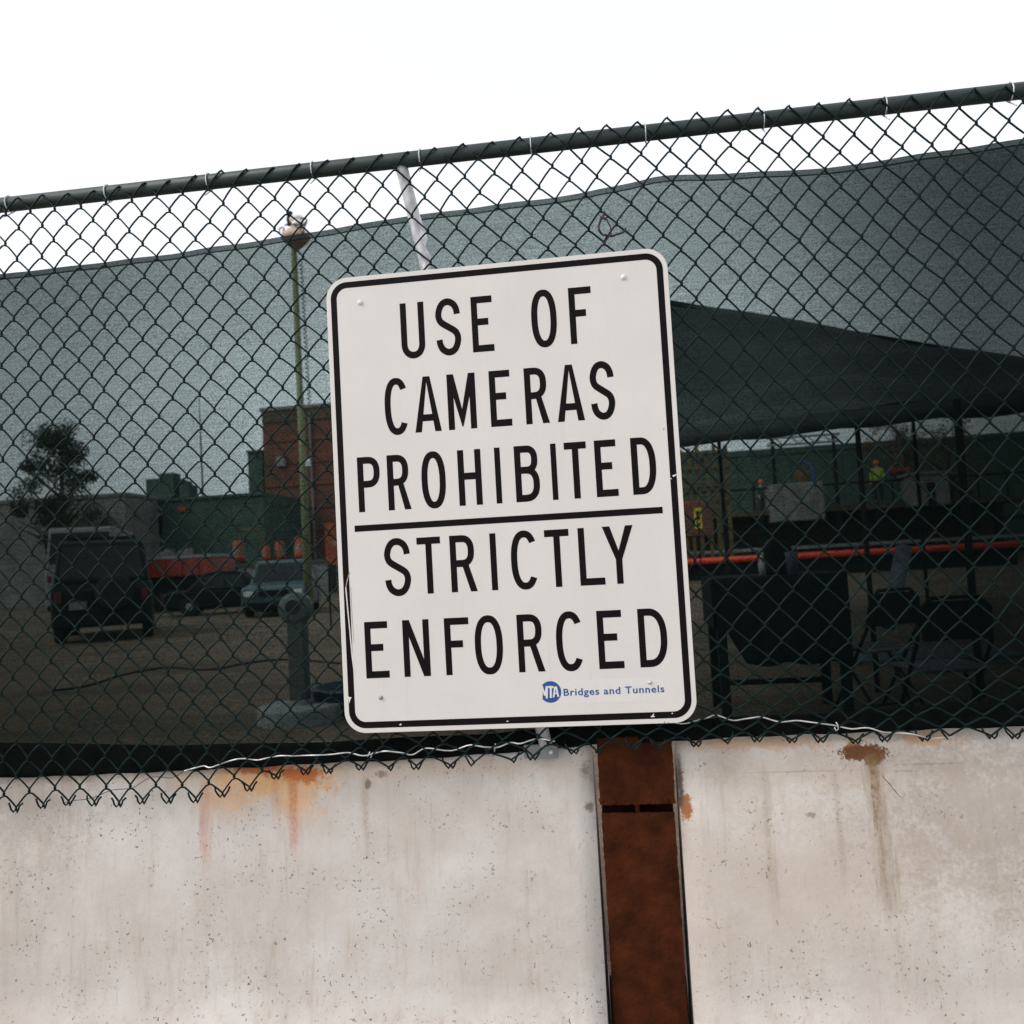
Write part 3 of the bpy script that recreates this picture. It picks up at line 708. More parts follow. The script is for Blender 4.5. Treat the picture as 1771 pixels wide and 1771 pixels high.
# paint chips and the long scratch in the border
def px2(px, py): q = at(px, py, -.0035); return (q.x, q.z - ZS)
def streakpoly(pts, w):
    L = [px2(a, b_) for a, b_ in pts]; return [(x - w / 2, z) for x, z in L] + [(x + w / 2, z) for x, z in L[::-1]]
flat([streakpoly([(604.5, 990), (600, 1006), (598, 1016)], .0024)], -.0036, .0002).build('scratch', M['scratch'], sign)
flat([streakpoly([(598, 1016), (601, 1050), (605, 1090), (609, 1135), (613, 1165)], .0030)], -.0036, .0002).build('scratch', M['paint_white'], sign)
flat([streakpoly([(606.5, 1015), (608.5, 1060), (612, 1110)], .0010)], -.0036, .0002).build('scratch', M['scratch'], sign)
chips = [[(602.5, 1205), (608, 1206), (605.5, 1211), (604, 1217)], [(1125, 1240), (1129, 1236), (1133, 1240)], [(1163, 822), (1169, 820), (1170, 822), (1164, 825)], [(690, 1254), (693, 1251), (695, 1254)], [(875, 1248), (878, 1246), (880, 1248)], [(1159, 828), (1161, 826), (1161.5, 829)], [(586, 462 + 62), (587.5, 521), (588.5, 524)], [(1161, 1234), (1163, 1232), (1164, 1235)], [(1129, 1235), (1131, 1234), (1131, 1237)], [(602.3, 942), (604, 938), (603.8, 945)]]
for c in chips: flat([[px2(*q) for q in c]], -.0036, .0002).build('paint_chip', M['paint_white'], sign)
marks = [[(1147, 1251.3), (1149, 1247.5), (1152, 1251.2)], [(1153, 1251), (1156, 1248.7), (1160, 1250.8)], [(1147, 741), (1149, 740), (1149, 744), (1147, 744)], [(586.5, 1152), (587.2, 1151), (587.5, 1153)]]
for c in marks: flat([[px2(*q) for q in c]], -.0032, .0002).build('dent_mark', M['glue'], sign)
tag(sign, 'large white metal sign reading USE OF CAMERAS PROHIBITED, bolted to the mesh', 'sign')

# ================================================================== BEYOND THE SCREEN
def pbox(b, px0, py0, px1, Y, depth, z0=LOT):
    a = at(px0, py0, Y); c = at(px1, py0, Y); b.bx(a.x, c.x, Y, Y + depth, z0, a.z); return a.x, c.x, a.z

# buildings on the left
t = empty('brick_building', (at(453, 900, 60).x, 60, LOT)); xa = at(453, 712, 60).x; xb = at(720, 712, 60).x; zt = at(453, 712, 60).z
b = MB(); b.bx(xa, xb, 60, 74, LOT, zt); b.build('brick_wall', M['brick'], t)
b = MB(); b.bx(xa - .15, xb + .15, 59.85, 74.1, zt, zt + .25); b.build('coping', M['greywall'], t)
b = MB(); b.bx(xa, xb, 59.93, 60, zt - .9, zt - .02); b.build('parapet_band', M['brownwood'], t)
for k in range(5):
    b = MB(); z = zt - 2.4 - k * 1.7; b.bx(xa, xb, 59.92, 60, z, z + .22); b.build('brick_course', M['brick'], t)
q = at(487, 800, 59.9); b = MB(); b.bx(q.x - .35, q.x + .35, 59.7, 59.98, q.z - .3, q.z + .45); b.build('wall_vent', M['greywall'], t)
q = at(512, 800, 59.9); b = MB(); b.tube([(q.x + 1.2, 59.85, zt - .4), (q.x + 1.2, 59.85, LOT)], .09, 8); b.build('downpipe', M['greywall'], t)
tag(t, 'tall red brick building behind the left side of the sign', 'building')
t = empty('green_block', (at(430, 785, 58).x, 58, LOT)); b = MB(); r = pbox(b, 428, 783, 453, 60.5, 10); b.build('wall', M['darkgreen'], t)
b = MB(); b.bx(r[0] - .1, r[1], 60.4, 70.6, r[2], r[2] + .15); b.build('roof_edge', M['darkgreen'], t)
tag(t, 'narrow dark green block against the brick building, with its flat top at mid height', 'building')
t = empty('low_building', (at(330, 870, 52).x, 52, LOT)); b = MB(); r = pbox(b, 214, 872, 456, 52, 7); b.build('wall', M['darkgreen'], t)
b = MB(); b.bx(r[0] - .1, r[1], 51.85, 59.1, r[2], r[2] + .18); b.build('roof_edge', M['darkgreen'], t)
for a_, c_ in ((236, 262), (266, 280)):
    b = MB(); q0 = at(a_, 893, 51.9); q1 = at(c_, 925, 51.9); b.bx(q0.x, q1.x, 51.9, 52.02, q1.z, q0.z); w = b.build('window', M['glass'], t)
    b = MB(); b.bx(q0.x - .1, q1.x + .1, 51.86, 52.0, q0.z, q0.z + .12); b.build('window_head', M['greyblock'], w)
q0, q1 = at(308, 877, 51.8), at(322, 884, 51.8); b = MB(); b.bx(q0.x, q1.x, 51.8, 51.95, q1.z, q0.z); b.build('orange_panel', M['orange'], t)
tag(t, 'long low dark building behind the parked vehicles, with rooftop units', 'building')
t2 = empty('rooftop_unit', at(275, 866, 53)); b = MB(); q0, q1 = at(252, 829, 53), at(300, 866, 53); b.bx(q0.x, q1.x, 53, 55, q1.z + .22, q0.z); b.build('casing', M['darkgreen'], t2)
b = MB(); q = at(290, 824, 53.4); b.bx(q.x - .5, q.x + .5, 53.2, 54.2, q0.z, q0.z + .35); b.build('fan_hood', M['darkgreen'], t2)
tag(t2, 'square dark air unit standing on the low roof, the wider of two', 'air unit', 'units on the low roof')
t2 = empty('rooftop_unit', at(318, 866, 53)); b = MB(); q0, q1 = at(310, 839, 53), at(328, 864, 53); b.bx(q0.x, q1.x, 53, 54.2, q1.z + .12, q0.z); b.build('casing', M['darkgreen'], t2)
b = MB(); b.lathe(((q0.x + q1.x) / 2, 53.6, q0.z), [(.25, 0), (.25, .25), (.1, .3)], 10); b.build('vent_cap', M['darkgreen'], t2)
tag(t2, 'narrow upright unit on the low roof, right of the square one', 'air unit', 'units on the low roof')
t = empty('grey_building', (at(150, 880, 48).x, 48, LOT)); b = MB(); r = pbox(b, -60, 876, 216, 48, 8); b.build('wall', M['greywall'], t)
q0, q1 = at(118, 890, 47.9), at(158, 921, 47.9); b = MB(); b.bx(q0.x, q1.x, 47.9, 48.02, LOT, q0.z); b.build('loading_door', M['brownwood'], t)
b = MB(); b.bx(r[0], r[1] + .1, 47.9, 56.1, r[2], r[2] + .2); b.build('roof_edge', M['greywall'], t)
tag(t, 'pale grey rendered building with a brown door at the far left', 'building')
t = empty('radio_mast', gp(352, 1024)); base = at(352, 870, 58); b = MB(); b.tube([(base.x - .0, 58, LOT), at(348, 780, 58), at(344, 688, 58)], [.09, .06, .03], 6); b.build('mast', M['darksteel'], t); 
tag(t, 'thin dark radio mast rising above the low roof', 'mast')

# lamp pole with a dome and loose wiring
YL = 22.0; base = at(548, 1000, YL); top = at(508, 423, YL)
pole = empty('lamp_pole', (base.x, YL, LOT))
b = MB(); b.tube([(top.x, YL, LOT), (top.x, YL, 5), (top.x, YL, top.z)], [.13, .10, .085], 12); b.build('pole', M['poleg'], pole, smooth=True)
b = MB(); dz = at(510, 415, YL); b.lathe((dz.x + .03, YL, dz.z), [(.05, -.34), (.28, -.12), (.41, .02), (.43, .08), (.40, .17), (.28, .27), (.12, .32), (.01, .33)], 26); b.build('dome', M['dome'], pole, smooth=True)
b = MB(); q = at(517, 385, YL); b.lathe((q.x, YL, q.z - .22), [(.07, 0), (.15, .03), (.13, .10), (.20, .14), (.20, .22), (.13, .26), (.21, .30), (.20, .38), (.12, .42), (.05, .50)], 14, Matrix.Rotation(rad(-12), 3, 'Y')); b.build('insulator', M['porcelain'], pole, smooth=True)
b = MB(); b.tube([at(502, 366, YL), at(499, 380, YL), at(501, 390, YL)], [.08, .07, .05], 8); b.build('bracket', M['darksteel'], pole)
b = MB(); b.tube([at(497, 388, YL), at(508, 388, YL), at(516, 400, YL)], [.05, .09, .05], 8); b.build('rusty_arm', M['rust'], pole)
for pts in ([(492, 390), (500, 387), (515, 389), (524, 390)], [(528, 376), (531, 382), (526, 395), (524, 404)], [(531, 381), (523, 392), (516, 400)], [(482, 397), (488, 393), (492, 395), (489, 400)], [(483, 399), (484, 405)], [(510, 390), (518, 398), (524, 404)], [(520, 378), (527, 377), (531, 381)]):
    b = MB(); b.tube([at(a_, c_, YL - .3) for a_, c_ in pts], .022, 5); b.build('loose_cable', M['darksteel'], pole)
# coiled cable hanging beside the pole
pts = []
c0 = Vector((at(523, 450, YL).x, YL - .15, at(523, 450, YL).z)); c1 = at(535, 700, YL - .15)
for k in range(34 * 6):
    f = k / (34 * 6); a_ = 2 * math.pi * k / 6; p_ = c0.lerp(c1, f); pts.append(p_ + Vector((.045 * math.cos(a_), .045 * math.sin(a_), 0)))
b = MB(); b.tube(pts, .016, 4); b.build('coiled_cable', M['vinyl_d'], pole)
b = MB(); q = at(533, 800, YL - .12); b.bx(q.x - .06, q.x + .06, YL - .2, YL - .1, q.z - .1, q.z + .1); b.build('pole_plate', M['porcelain'], pole)
tag(pole, 'pale green lamp pole with a tan dome and loose wires at its top', 'lamp pole')

# trees
def tree(name, loc, h, r, leafm, n, label, trunk_h=.35, seed=1, fill=1.0):
    rnd = random.Random(seed); t = empty(name, loc); x, y, z = loc
    b = MB(); b.tube([(x, y, z), (x + .1, y, z + h * .3), (x - .05, y, z + h * .75)], [h * .03, h * .022, h * .008], 8)
    for k in range(9):
        a_ = rnd.uniform(0, 6.28); z0 = z + h * rnd.uniform(.25, .65)
        b.tube([(x, y, z0), (x + math.cos(a_) * r * .5, y + math.sin(a_) * r * .5, z0 + h * .12), (x + math.cos(a_) * r * .85, y + math.sin(a_) * r * .85, z0 + h * .17)], [h * .010, h * .006, h * .002], 5)
    b.build('trunk', M['bark'], t, smooth=True)
    vs = []; fs = []
    clumps = []
    for k in range(int(26 * fill)):
        a_ = rnd.uniform(0, 6.28); rr = r * math.sqrt(rnd.random()); f = rnd.uniform(trunk_h, 1)
        rr *= math.sin(math.pi * min(.98, (f - trunk_h) / (1 - trunk_h) * .8 + .15))
        clumps.append((Vector((x + rr * math.cos(a_), y + rr * math.sin(a_), z + f * h)), rnd.uniform(.16, .34) * r))
    for c, cr in clumps:
        for k in range(n):
            d = Vector((rnd.gauss(0, 1), rnd.gauss(0, 1), rnd.gauss(0, .8))).normalized() * cr * rnd.random() ** .4
            p = c + d; s = rnd.uniform(.04, .08) * r * .55
            u = Vector((rnd.gauss(0, 1), rnd.gauss(0, 1), rnd.gauss(0, 1))).normalized(); w = u.orthogonal().normalized()
            i = len(vs); vs += [p - u * s, p + w * s * .45, p + u * s, p - w * s * .45]; fs.append((i, i + 1, i + 2, i + 3))
    b = MB(); b.add(vs, fs); b.build('crown', leafm, t); tag(t, label, 'tree'); return t
q = at(105, 900, 40); tree('tree', (q.x + .15, 40, LOT), 9.6, 2.5, M['leaf'], 260, 'dark leafy tree above the grey building at the far left', seed=3, fill=1.7)
q = at(150, 900, 46); tree('tree', (q.x, 46.5, LOT), 5.6, 2.0, M['leaf'], 150, 'low dark bushy tree just right of the taller one at far left', seed=5, trunk_h=.3, fill=1.3)
q = at(1572, 800, 42); tree('tree', (q.x, 43, LOT), 8.7, 1.8, M['leafb'], 160, 'brown-leaved tree behind the green hoarding, nearer the poles', seed=8, trunk_h=.5)
q = at(1650, 800, 42); tree('tree', (q.x + .4, 44, LOT), 8.6, 2.3, M['leafb'], 160, 'brown-leaved tree behind the green hoarding at the far right', seed=9, trunk_h=.4)

# vehicles ----------------------------------------------------------
def wheel(t, x, y, r, w):
    e = MB(); R90 = Matrix.Rotation(rad(90), 3, 'X')
    e.lathe((x, y + w / 2, r), [(r * .62, 0), (r * .93, 0), (r, w * .12), (r, w * .88), (r * .93, w), (r * .62, w)], 22, R90)
    o = part(e.build('wheel', M['rubber']), t); o.matrix_parent_inverse = Matrix.Identity(4)
    e = MB(); e.lathe((x, y + w / 2 + .005, r), [(r * .12, 0), (r * .60, .01), (r * .60, w - .0), (r * .12, w + .01)], 12, R90)
    q = e.build('rim', M['chrome']); q.parent = o; return o
def vehicle(name, loc, rz, L, W, H, style, paint, label, cat_='car'):
    """long axis along local x; built from a side profile, narrowed towards the roof"""
    t = empty(name, loc, rz); t.matrix_world = Matrix.Translation(Vector(loc)) @ Matrix.Rotation(rz, 4, 'Z')
    h0 = .32 if style != 'sedan' else .22; belt = H * .56
    if style == 'pickup':
        low = [(-L / 2, h0), (L / 2, h0), (L / 2, belt * .98), (L * .24, belt * 1.02), (-L * .10, belt), (-L / 2, belt)]
        cab = [(-L * .10, belt - .01), (L * .22, belt - .01), (L * .11, H - .06), (L * .07, H), (-L * .05, H), (-L * .09, H - .05)]
    elif style == 'suv':
        low = [(-L / 2, h0), (L / 2, h0), (L / 2, belt * .9), (L * .46, belt * .98), (L * .24, belt * 1.04), (-L * .49, belt * 1.04), (-L / 2, belt * .9)]
        cab = [(-L * .485, belt * 1.03), (L * .24, belt * 1.03), (L * .12, H - .06), (L * .07, H), (-L * .42, H), (-L * .455, H - .06)]
    elif style == 'van':
        low = [(-L / 2, h0), (L / 2, h0), (L / 2, belt * .82), (L * .40, belt), (-L / 2, belt)]
        cab = [(-L / 2, belt - .01), (L * .40, belt - .01), (L * .27, H - .08), (L * .22, H), (-L * .49, H), (-L / 2, H - .08)]
    else:
        low = [(-L / 2, h0), (L / 2, h0), (L / 2, belt * .85), (L * .45, belt * .96), (L * .20, belt * 1.02), (-L * .30, belt * 1.04), (-L * .47, belt), (-L / 2, belt * .85)]
        cab = [(-L * .33, belt * 1.02), (L * .22, belt * 1.0), (L * .06, H - .04), (L * .02, H), (-L * .15, H), (-L * .20, H - .04)]
    b = MB(); b.prism(low, -W / 2, W / 2); part(b.build('body', paint, bevel=.07, seg=3), t)
    b = MB(); n = len(cab); wi = W / 2 - .04; wo2 = W / 2 - .16
    def wy(z): return wi + (wo2 - wi) * (z - belt) / (H - belt)
    b.add([(x, -wy(z), z) for x, z in cab] + [(x, wy(z), z) for x, z in cab], [tuple(range(n)), tuple(range(2 * n - 1, n - 1, -1))] + [(i, i + n, (i + 1) % n + n, (i + 1) % n) for i in range(n)])
    part(b.build('cab', paint, bevel=.05, seg=3), t)
    # glass set 4 mm proud of the cab
    zlo, zhi = belt + .08, H - .14; xs_ = {'pickup': (-L * .075, L * .13), 'suv': (-L * .42, L * .14), 'van': (L * .10, L * .30), 'sedan': (-L * .20, L * .10)}[style]
    m_ = 1 if style in ('pickup', 'van') else 2
    for s in (-1, 1):
        for k in range(m_):
            a_ = xs_[0] + (xs_[1] - xs_[0]) * (k + .03) / m_; c_ = xs_[0] + (xs_[1] - xs_[0]) * (k + .94) / m_
            e = MB(); ins = .0 if k < m_ - 1 else .14
            e.add([(a_, s * (wy(zlo) + .006), zlo), (c_, s * (wy(zlo) + .006), zlo), (c_ - ins, s * (wy(zhi) + .006), zhi), (a_, s * (wy(zhi) + .006), zhi)], [(0, 1, 2, 3)])
            part(e.build('side_window', M['glass']), t)
    f0, f1 = [p for p in cab if p[0] == max(c[0] for c in cab)][0], cab[2]
    def on(p, q_, u): return (p[0] + (q_[0] - p[0]) * u, p[1] + (q_[1] - p[1]) * u)
    for nm, (A, B_), dx in (('windscreen', (cab[1], cab[2]), .012), ('rear_window', (cab[0], cab[-1]), -.012)):
        a_, c_ = on(A, B_, .12), on(A, B_, .92); e = MB()
        e.add([(a_[0] + dx, -wy(a_[1]) + .09, a_[1]), (a_[0] + dx, wy(a_[1]) - .09, a_[1]), (c_[0] + dx, wy(c_[1]) - .09, c_[1]), (c_[0] + dx, -wy(c_[1]) + .09, c_[1])], [(0, 1, 2, 3)])
        part(e.build(nm, M['glass']), t)
    r = H * .20 if style != 'sedan' else .31
    for xw in (-L * .31, L * .32):
        for s in (-1, 1): wheel(t, xw, s * (W / 2 - .10), r, .22)
    for s in (-1, 1):
        e = MB(); e.box((L / 2 + .01, s * (W / 2 - .22), belt * .74), (.05, .26, .15)); part(e.build('headlight', M['porcelain'], bevel=.02), t)
        e = MB(); e.box((-L / 2 - .01, s * (W / 2 - .14), belt * .80), (.05, .14, .24)); part(e.build('tail_light', M['tail'], bevel=.02), t)
    for x_ in (-L / 2 - .05, L / 2 + .05):
        e = MB(); e.box((x_, 0, h0 + .12), (.12, W * .94, .18)); part(e.build('bumper', M['darksteel'], bevel=.03), t)
    e = MB(); e.box((L / 2 + .012, 0, belt * .74), (.03, W * .45, .17)); part(e.build('grille', M['darksteel']), t)
    tag(t, label, cat_); return t
def vpos(px, Y): q = at(px, 1000, Y); return (q.x, Y, LOT)
sv = vehicle('parked_suv', vpos(186, 16.6), rad(119), 4.6, 1.90, 2.12, 'suv', M['suv'], 'tall black off-roader parked tail-on at the far left, nearest the fence', 'car')
R90y = Matrix.Rotation(rad(-90), 3, 'Y')
e = MB(); e.lathe((-2.34, -.25, 1.02), [(.20, 0), (.34, .01), (.37, .05), (.37, .17), (.34, .21), (.20, .215)], 24, R90y); sw = part(e.build('spare_wheel', M['rubber'], smooth=True), sv)
e = MB(); e.lathe((-2.50, -.25, 1.02), [(.19, 0), (.17, .03), (.05, .05)], 16, R90y); q = e.build('wheel_cover', M['suv']); q.parent = sw
e = MB(); e.box((-2.35, .45, .78), (.02, .32, .16)); part(e.build('number_plate', M['basegrey']), sv)
for y_ in (-.62, .62):
    e = MB(); e.tube([(-1.9, y_, 2.18), (.9, y_, 2.18)], .025, 6); part(e.build('roof_rail', M['darksteel']), sv)
for k in range(5):
    e = MB(); e.tube([(-1.8 + k * .62, -.62, 2.18), (-1.8 + k * .62, .62, 2.18)], .018, 6); part(e.build('rack_bar', M['darksteel']), sv)
vehicle('parked_van', vpos(172, 29.5), rad(112), 6.4, 2.35, 3.25, 'van', M['whitepaint'], 'white van parked behind the black off-roader', 'van')
YT = 29.0
q0, q1 = at(250, 964, YT), at(364, 994, YT); tr_ = empty('red_trailer', ((q0.x + q1.x) / 2, YT, LOT))
b = MB(); b.bx(q0.x, q1.x, YT, YT + 2.2, q1.z, q0.z - .12); b.build('side_board', M['redpaint'], tr_, bevel=.03)
b = MB(); b.bx(q0.x - .03, q1.x + .03, YT - .03, YT + 2.23, q0.z - .12, q0.z); b.build('top_rim', M['whitepaint'], tr_)
b = MB(); b.bx(q0.x, q1.x, YT + .1, YT + 2.1, LOT + .45, q1.z); b.build('chassis', M['darksteel'], tr_)
for k in range(4):
    x_ = q0.x + (q1.x - q0.x) * (.2 + .2 * k); b = MB(); b.lathe((x_, YT + .35, LOT + .42), [(.25, 0), (.42, .01), (.42, .26), (.25, .27)], 18, Matrix.Rotation(rad(90), 3, 'X')); b.build('wheel', M['rubber'], tr_)
for k in range(4):
    x_ = q0.x + (q1.x - q0.x) * (.05 + .25 * k); b = MB(); b.bx(x_, x_ + .06, YT - .05, YT - .004, q1.z, q0.z - .13); b.build('stake', M['redpaint'], tr_)
tag(tr_, 'red-sided trailer with a pale rim parked right of the black off-roader', 'trailer')
qd = at(470, 972, 40.0); qa, qb = at(384, 972, 40), at(640, 972, 40)
td = empty('loading_dock', (qd.x, 40, LOT)); b = MB(); b.bx(qa.x, qb.x, 40, 43, LOT, qd.z - .15); b.build('dock_wall', M['greywall'], td)
b = MB(); b.bx(qa.x - .1, qb.x + .1, 39.9, 43.1, qd.z - .15, qd.z); b.build('dock_slab', M['darkgreen'], td)
for k in range(6):
    x_ = qa.x + (qb.x - qa.x) * (k + .5) / 6; b = MB(); b.bx(x_ - .15, x_ + .15, 39.8, 39.99, LOT + .2, qd.z - .2); b.build('dock_fender', M['rubber'], td)
tag(td, 'low loading dock behind the parked cars, in front of the brick building', 'dock')
vehicle('parked_car', vpos(405, 25.5), rad(20), 4.3, 1.75, 1.40, 'sedan', M['suv'], 'black saloon car parked between the red pickup and the teal car', 'car')
vehicle('parked_car', vpos(490, 23.5), rad(284), 4.3, 1.80, 1.62, 'sedan', M['bluegreen'], 'dull teal car facing the fence in front of the brick building', 'car')

# drums, blocks
def drum(px, Y, label, r=.30, h=1.0, zb=LOT):
    q = at(px, 1000, Y); t = empty('traffic_drum', (q.x, Y, zb))
    b = MB(); b.lathe((q.x, Y, zb + .08), [(r, 0), (r * .97, h * .3), (r * .88, h * .31), (r * .85, h * .6), (r * .78, h * .61), (r * .74, h * .9), (r * .4, h * .93)], 16); b.build('drum_body', M['orange'], t, smooth=True)
    b = MB(); b.lathe((q.x, Y, zb + .08 + h * .40), [(r * .885, 0), (r * .87, h * .14)], 16); b.build('reflective_band', M['greyblock'], t)
    b = MB(); b.lathe((q.x, Y, zb), [(r * 1.3, 0), (r * 1.3, .06), (r * 1.05, .08)], 16); b.build('rubber_foot', M['rubber'], t)
    tag(t, label, 'traffic drum', 'orange traffic drums in the car park')
drum(414, 40.6, 'orange traffic drum on the loading dock, leftmost of the four', .34, 1.2, qd.z)
drum(462, 40.6, 'orange traffic drum on the loading dock, second from the left and shorter than its neighbours', .26, .85, qd.z)
drum(486, 41.0, 'orange traffic drum on the loading dock above the bonnet of the teal car', .30, 1.05, qd.z)
drum(524, 40.6, 'orange traffic drum on the loading dock, the widest, nearest the lamp pole', .42, 1.25, qd.z)
b = MB(); xo = at(453, 950, 41).x; b.tube([(xo - 1.1, 41, qd.z + 1.75), (xo - .2, 41, qd.z + 1.75), (xo, 41, qd.z + 1.5), (xo, 41, qd.z)], .06, 6); o = b.build('orange_standpipe', M['olive'], smooth=True); tag(o, 'bent ochre pipe rising from the loading dock between the drums', 'pipe')
# orange box with a grey star beside the sign
YB = 15.0; q0, q1 = at(561, 905, YB), at(606, 975, YB)
t = empty('orange_banner', ((q0.x + q1.x) / 2, YB, LOT)); b = MB(); b.bx(q0.x, q1.x, YB, YB + .05, q1.z, q0.z); b.build('banner_cloth', M['orange'], t)
cxs, czs = at(579, 939, YB).x, at(579, 939, YB).z
star = [(cxs + (.085 if k % 2 == 0 else .036) * math.sin(k * math.pi / 5), czs + (.085 if k % 2 == 0 else .036) * math.cos(k * math.pi / 5)) for k in range(10)]
b = MB(); b.prism(star, YB - .006, YB - .001); b.build('star', M['basegrey'], t)
for x_ in (q0.x + .02, q1.x - .02):
    b = MB(); b.tube([(x_, YB + .08, LOT), (x_, YB + .08, q0.z)], .02, 8); b.build('upright', M['darksteel'], t)
tag(t, 'orange banner with a grey star, peeping out at the left edge of the sign', 'banner')
q0, q1 = at(264, 946, YT + 1), at(328, 962, YT + 1); t = empty('block_pile', ((q0.x + q1.x) / 2, YT + 1, q1.z))
for k in range(8):
    x_ = q0.x + (q1.x - q0.x) * k / 8; b = MB(); b.bx(x_ + .01, x_ + (q1.x - q0.x) / 8 - .01, YT + .8, YT + 1.3, q1.z - .1, q1.z + .08 + .08 * ((k * 5) % 4)); b.build('block', M['greyblock'], t)
tag(t, 'pile of pale grey blocks heaped in the red trailer', 'block pile')

# round-headed post in a grey base
g = gp(521, 1246); t = empty('meter_post', (g.x, g.y, LOT)); x, y = g.x, g.y
topz = at(508, 1024, y).z; hz = topz - LOT
b = MB(); b.lathe((x, y, LOT), [(.345, 0), (.345, .115), (.335, .13), (.11, .135), (.105, .17)], 40); b.build('round_base', M['basegrey'], t)
b = MB(); b.bx(x - .072, x + .072, y - .06, y + .06, LOT + .13, LOT + hz - .22); b.build('post', M['poled'], t, bevel=.012)
b = MB(); b.lathe((x - .005, y + .075, LOT + hz - .135), [(.01, 0), (.10, .004), (.132, .02), (.132, .13), (.10, .146), (.01, .15)], 28, Matrix.Rotation(rad(90), 3, 'X')); b.build('meter_head', mat('meter_grey', (.075, .095, .09), .5, .1, var=.2, vscale=12), t, smooth=True)
b = MB(); b.lathe((x - .005, y - .076, LOT + hz - .12), [(.06, 0), (.06, .006)], 20, Matrix.Rotation(rad(90), 3, 'X')); b.build('meter_dial', M['glass'], t)
tag(t, 'dark post with a round head standing in a grey disc base, left of the sign', 'post')
g = gp(620, 1230); t = empty('navy_tub', (g.x, g.y, LOT)); b = MB(); b.lathe((g.x, g.y, LOT), [(.32, 0), (.37, .10), (.385, .20), (.40, .205), (.40, .225), (.36, .225), (.34, .03)], 32); b.build('tub', M['navy'], t, smooth=True)
tag(t, 'low navy blue round tub on the ground behind the left edge of the sign', 'tub')

hp = [gp(90, 1196), gp(150, 1188), gp(215, 1168), gp(290, 1156), gp(360, 1160), gp(430, 1148), gp(500, 1142), gp(600, 1150)]
hv = []
for i in range(len(hp) - 1):
    p0 = hp[max(i - 1, 0)]; p1 = hp[i]; p2 = hp[i + 1]; p3 = hp[min(i + 2, len(hp) - 1)]
    for q in range(6):
        u = q / 6; hv.append(0.5 * ((2 * p1) + (p2 - p0) * u + (2 * p0 - 5 * p1 + 4 * p2 - p3) * u * u + (3 * p1 - p0 - 3 * p2 + p3) * u ** 3) + Vector((0, 0, .013)))
b = MB(); b.tube(hv, .013, 8); o = b.build('rubber_hose', M['rubber'], smooth=True); tag(o, 'long black hose lying across the lot in front of the off-roader', 'hose')
# ------------------------------------------------------------------ right side
cv = empty('canopy_tent', (at(1487, 1000, 5.2).x, 5.2, LOT))
EL, ER = at(960, 771, 5.2), at(1830, 672, 4.6)
RL, RR = at(1080, 507, 7.2), at(1840, 634, 10.2)
vs = []; fs = []; nu, nv = 60, 30
for i in range(nu + 1):
    u = i / nu
    for j in range(nv + 1):
        v = j / nv; p = EL.lerp(ER, u).lerp(RL.lerp(RR, u), v)
        p.z -= .26 * math.sin(math.pi * v) * (1 + .5 * math.sin(u * 9 + .5)) + .035 * math.sin(v * 20 + 3 * math.sin(u * 5)) 
        if v < .06: p.z -= .008 * math.sin(u * 34)
        vs.append(p)
for i in range(nu):
    for j in range(nv):
        q = i * (nv + 1) + j; fs.append((q, q + nv + 1, q + nv + 2, q + 1))
b = MB(); b.add(vs, fs); o = b.build('roof_front_panel', M['canopy'], cv, smooth=True); o.modifiers.new('s', 'SOLIDIFY').thickness = .01
BL, BR = at(1010, 740, 12.5), at(1850, 742, 14.5)
b = MB(); b.add([RL, RR, Vector((BR.x, BR.y, 4.05)), Vector((BL.x, BL.y, 3.85))], [(0, 1, 2, 3)]); o = b.build('roof_back_panel', M['canopy'], cv); o.modifiers.new('s', 'SOLIDIFY').thickness = .01
b = MB(); va = []; 
for i in range(41):
    u = i / 40; p = EL.lerp(ER, u); va += [p + Vector((0, 0, .02)), p + Vector((0, .02 * math.sin(u * 60), -.13 - .008 * math.sin(u * 30)))]
b.add(va, [(2 * i, 2 * i + 1, 2 * i + 3, 2 * i + 2) for i in range(40)]); o = b.build('valance', M['canopy'], cv, smooth=True); o.modifiers.new('s', 'SOLIDIFY').thickness = .005
for px, Y, r in ((1492, 5.0, .022), (1668, 4.6, .03), (1250, 12.0, .03), (1590, 12.5, .03)):
    q = at(px, 860, Y); b = MB(); b.tube([(q.x, Y, LOT), (q.x, Y, 2.52 if Y < 8 else 3.75)], r, 8); b.build('pole', M['darksteel'], cv)
b = MB(); b.tube([EL + Vector((0, .05, 0)), ER + Vector((0, .05, 0))], .02, 6); b.build('eave_bar', M['darksteel'], cv)
b = MB(); b.tube([RL - Vector((0, 0, .05)), RR - Vector((0, 0, .05))], .025, 6); b.build('ridge_bar', M['darksteel'], cv)
tag(cv, 'large dark green fabric canopy seen over the fence right of the sign', 'canopy')

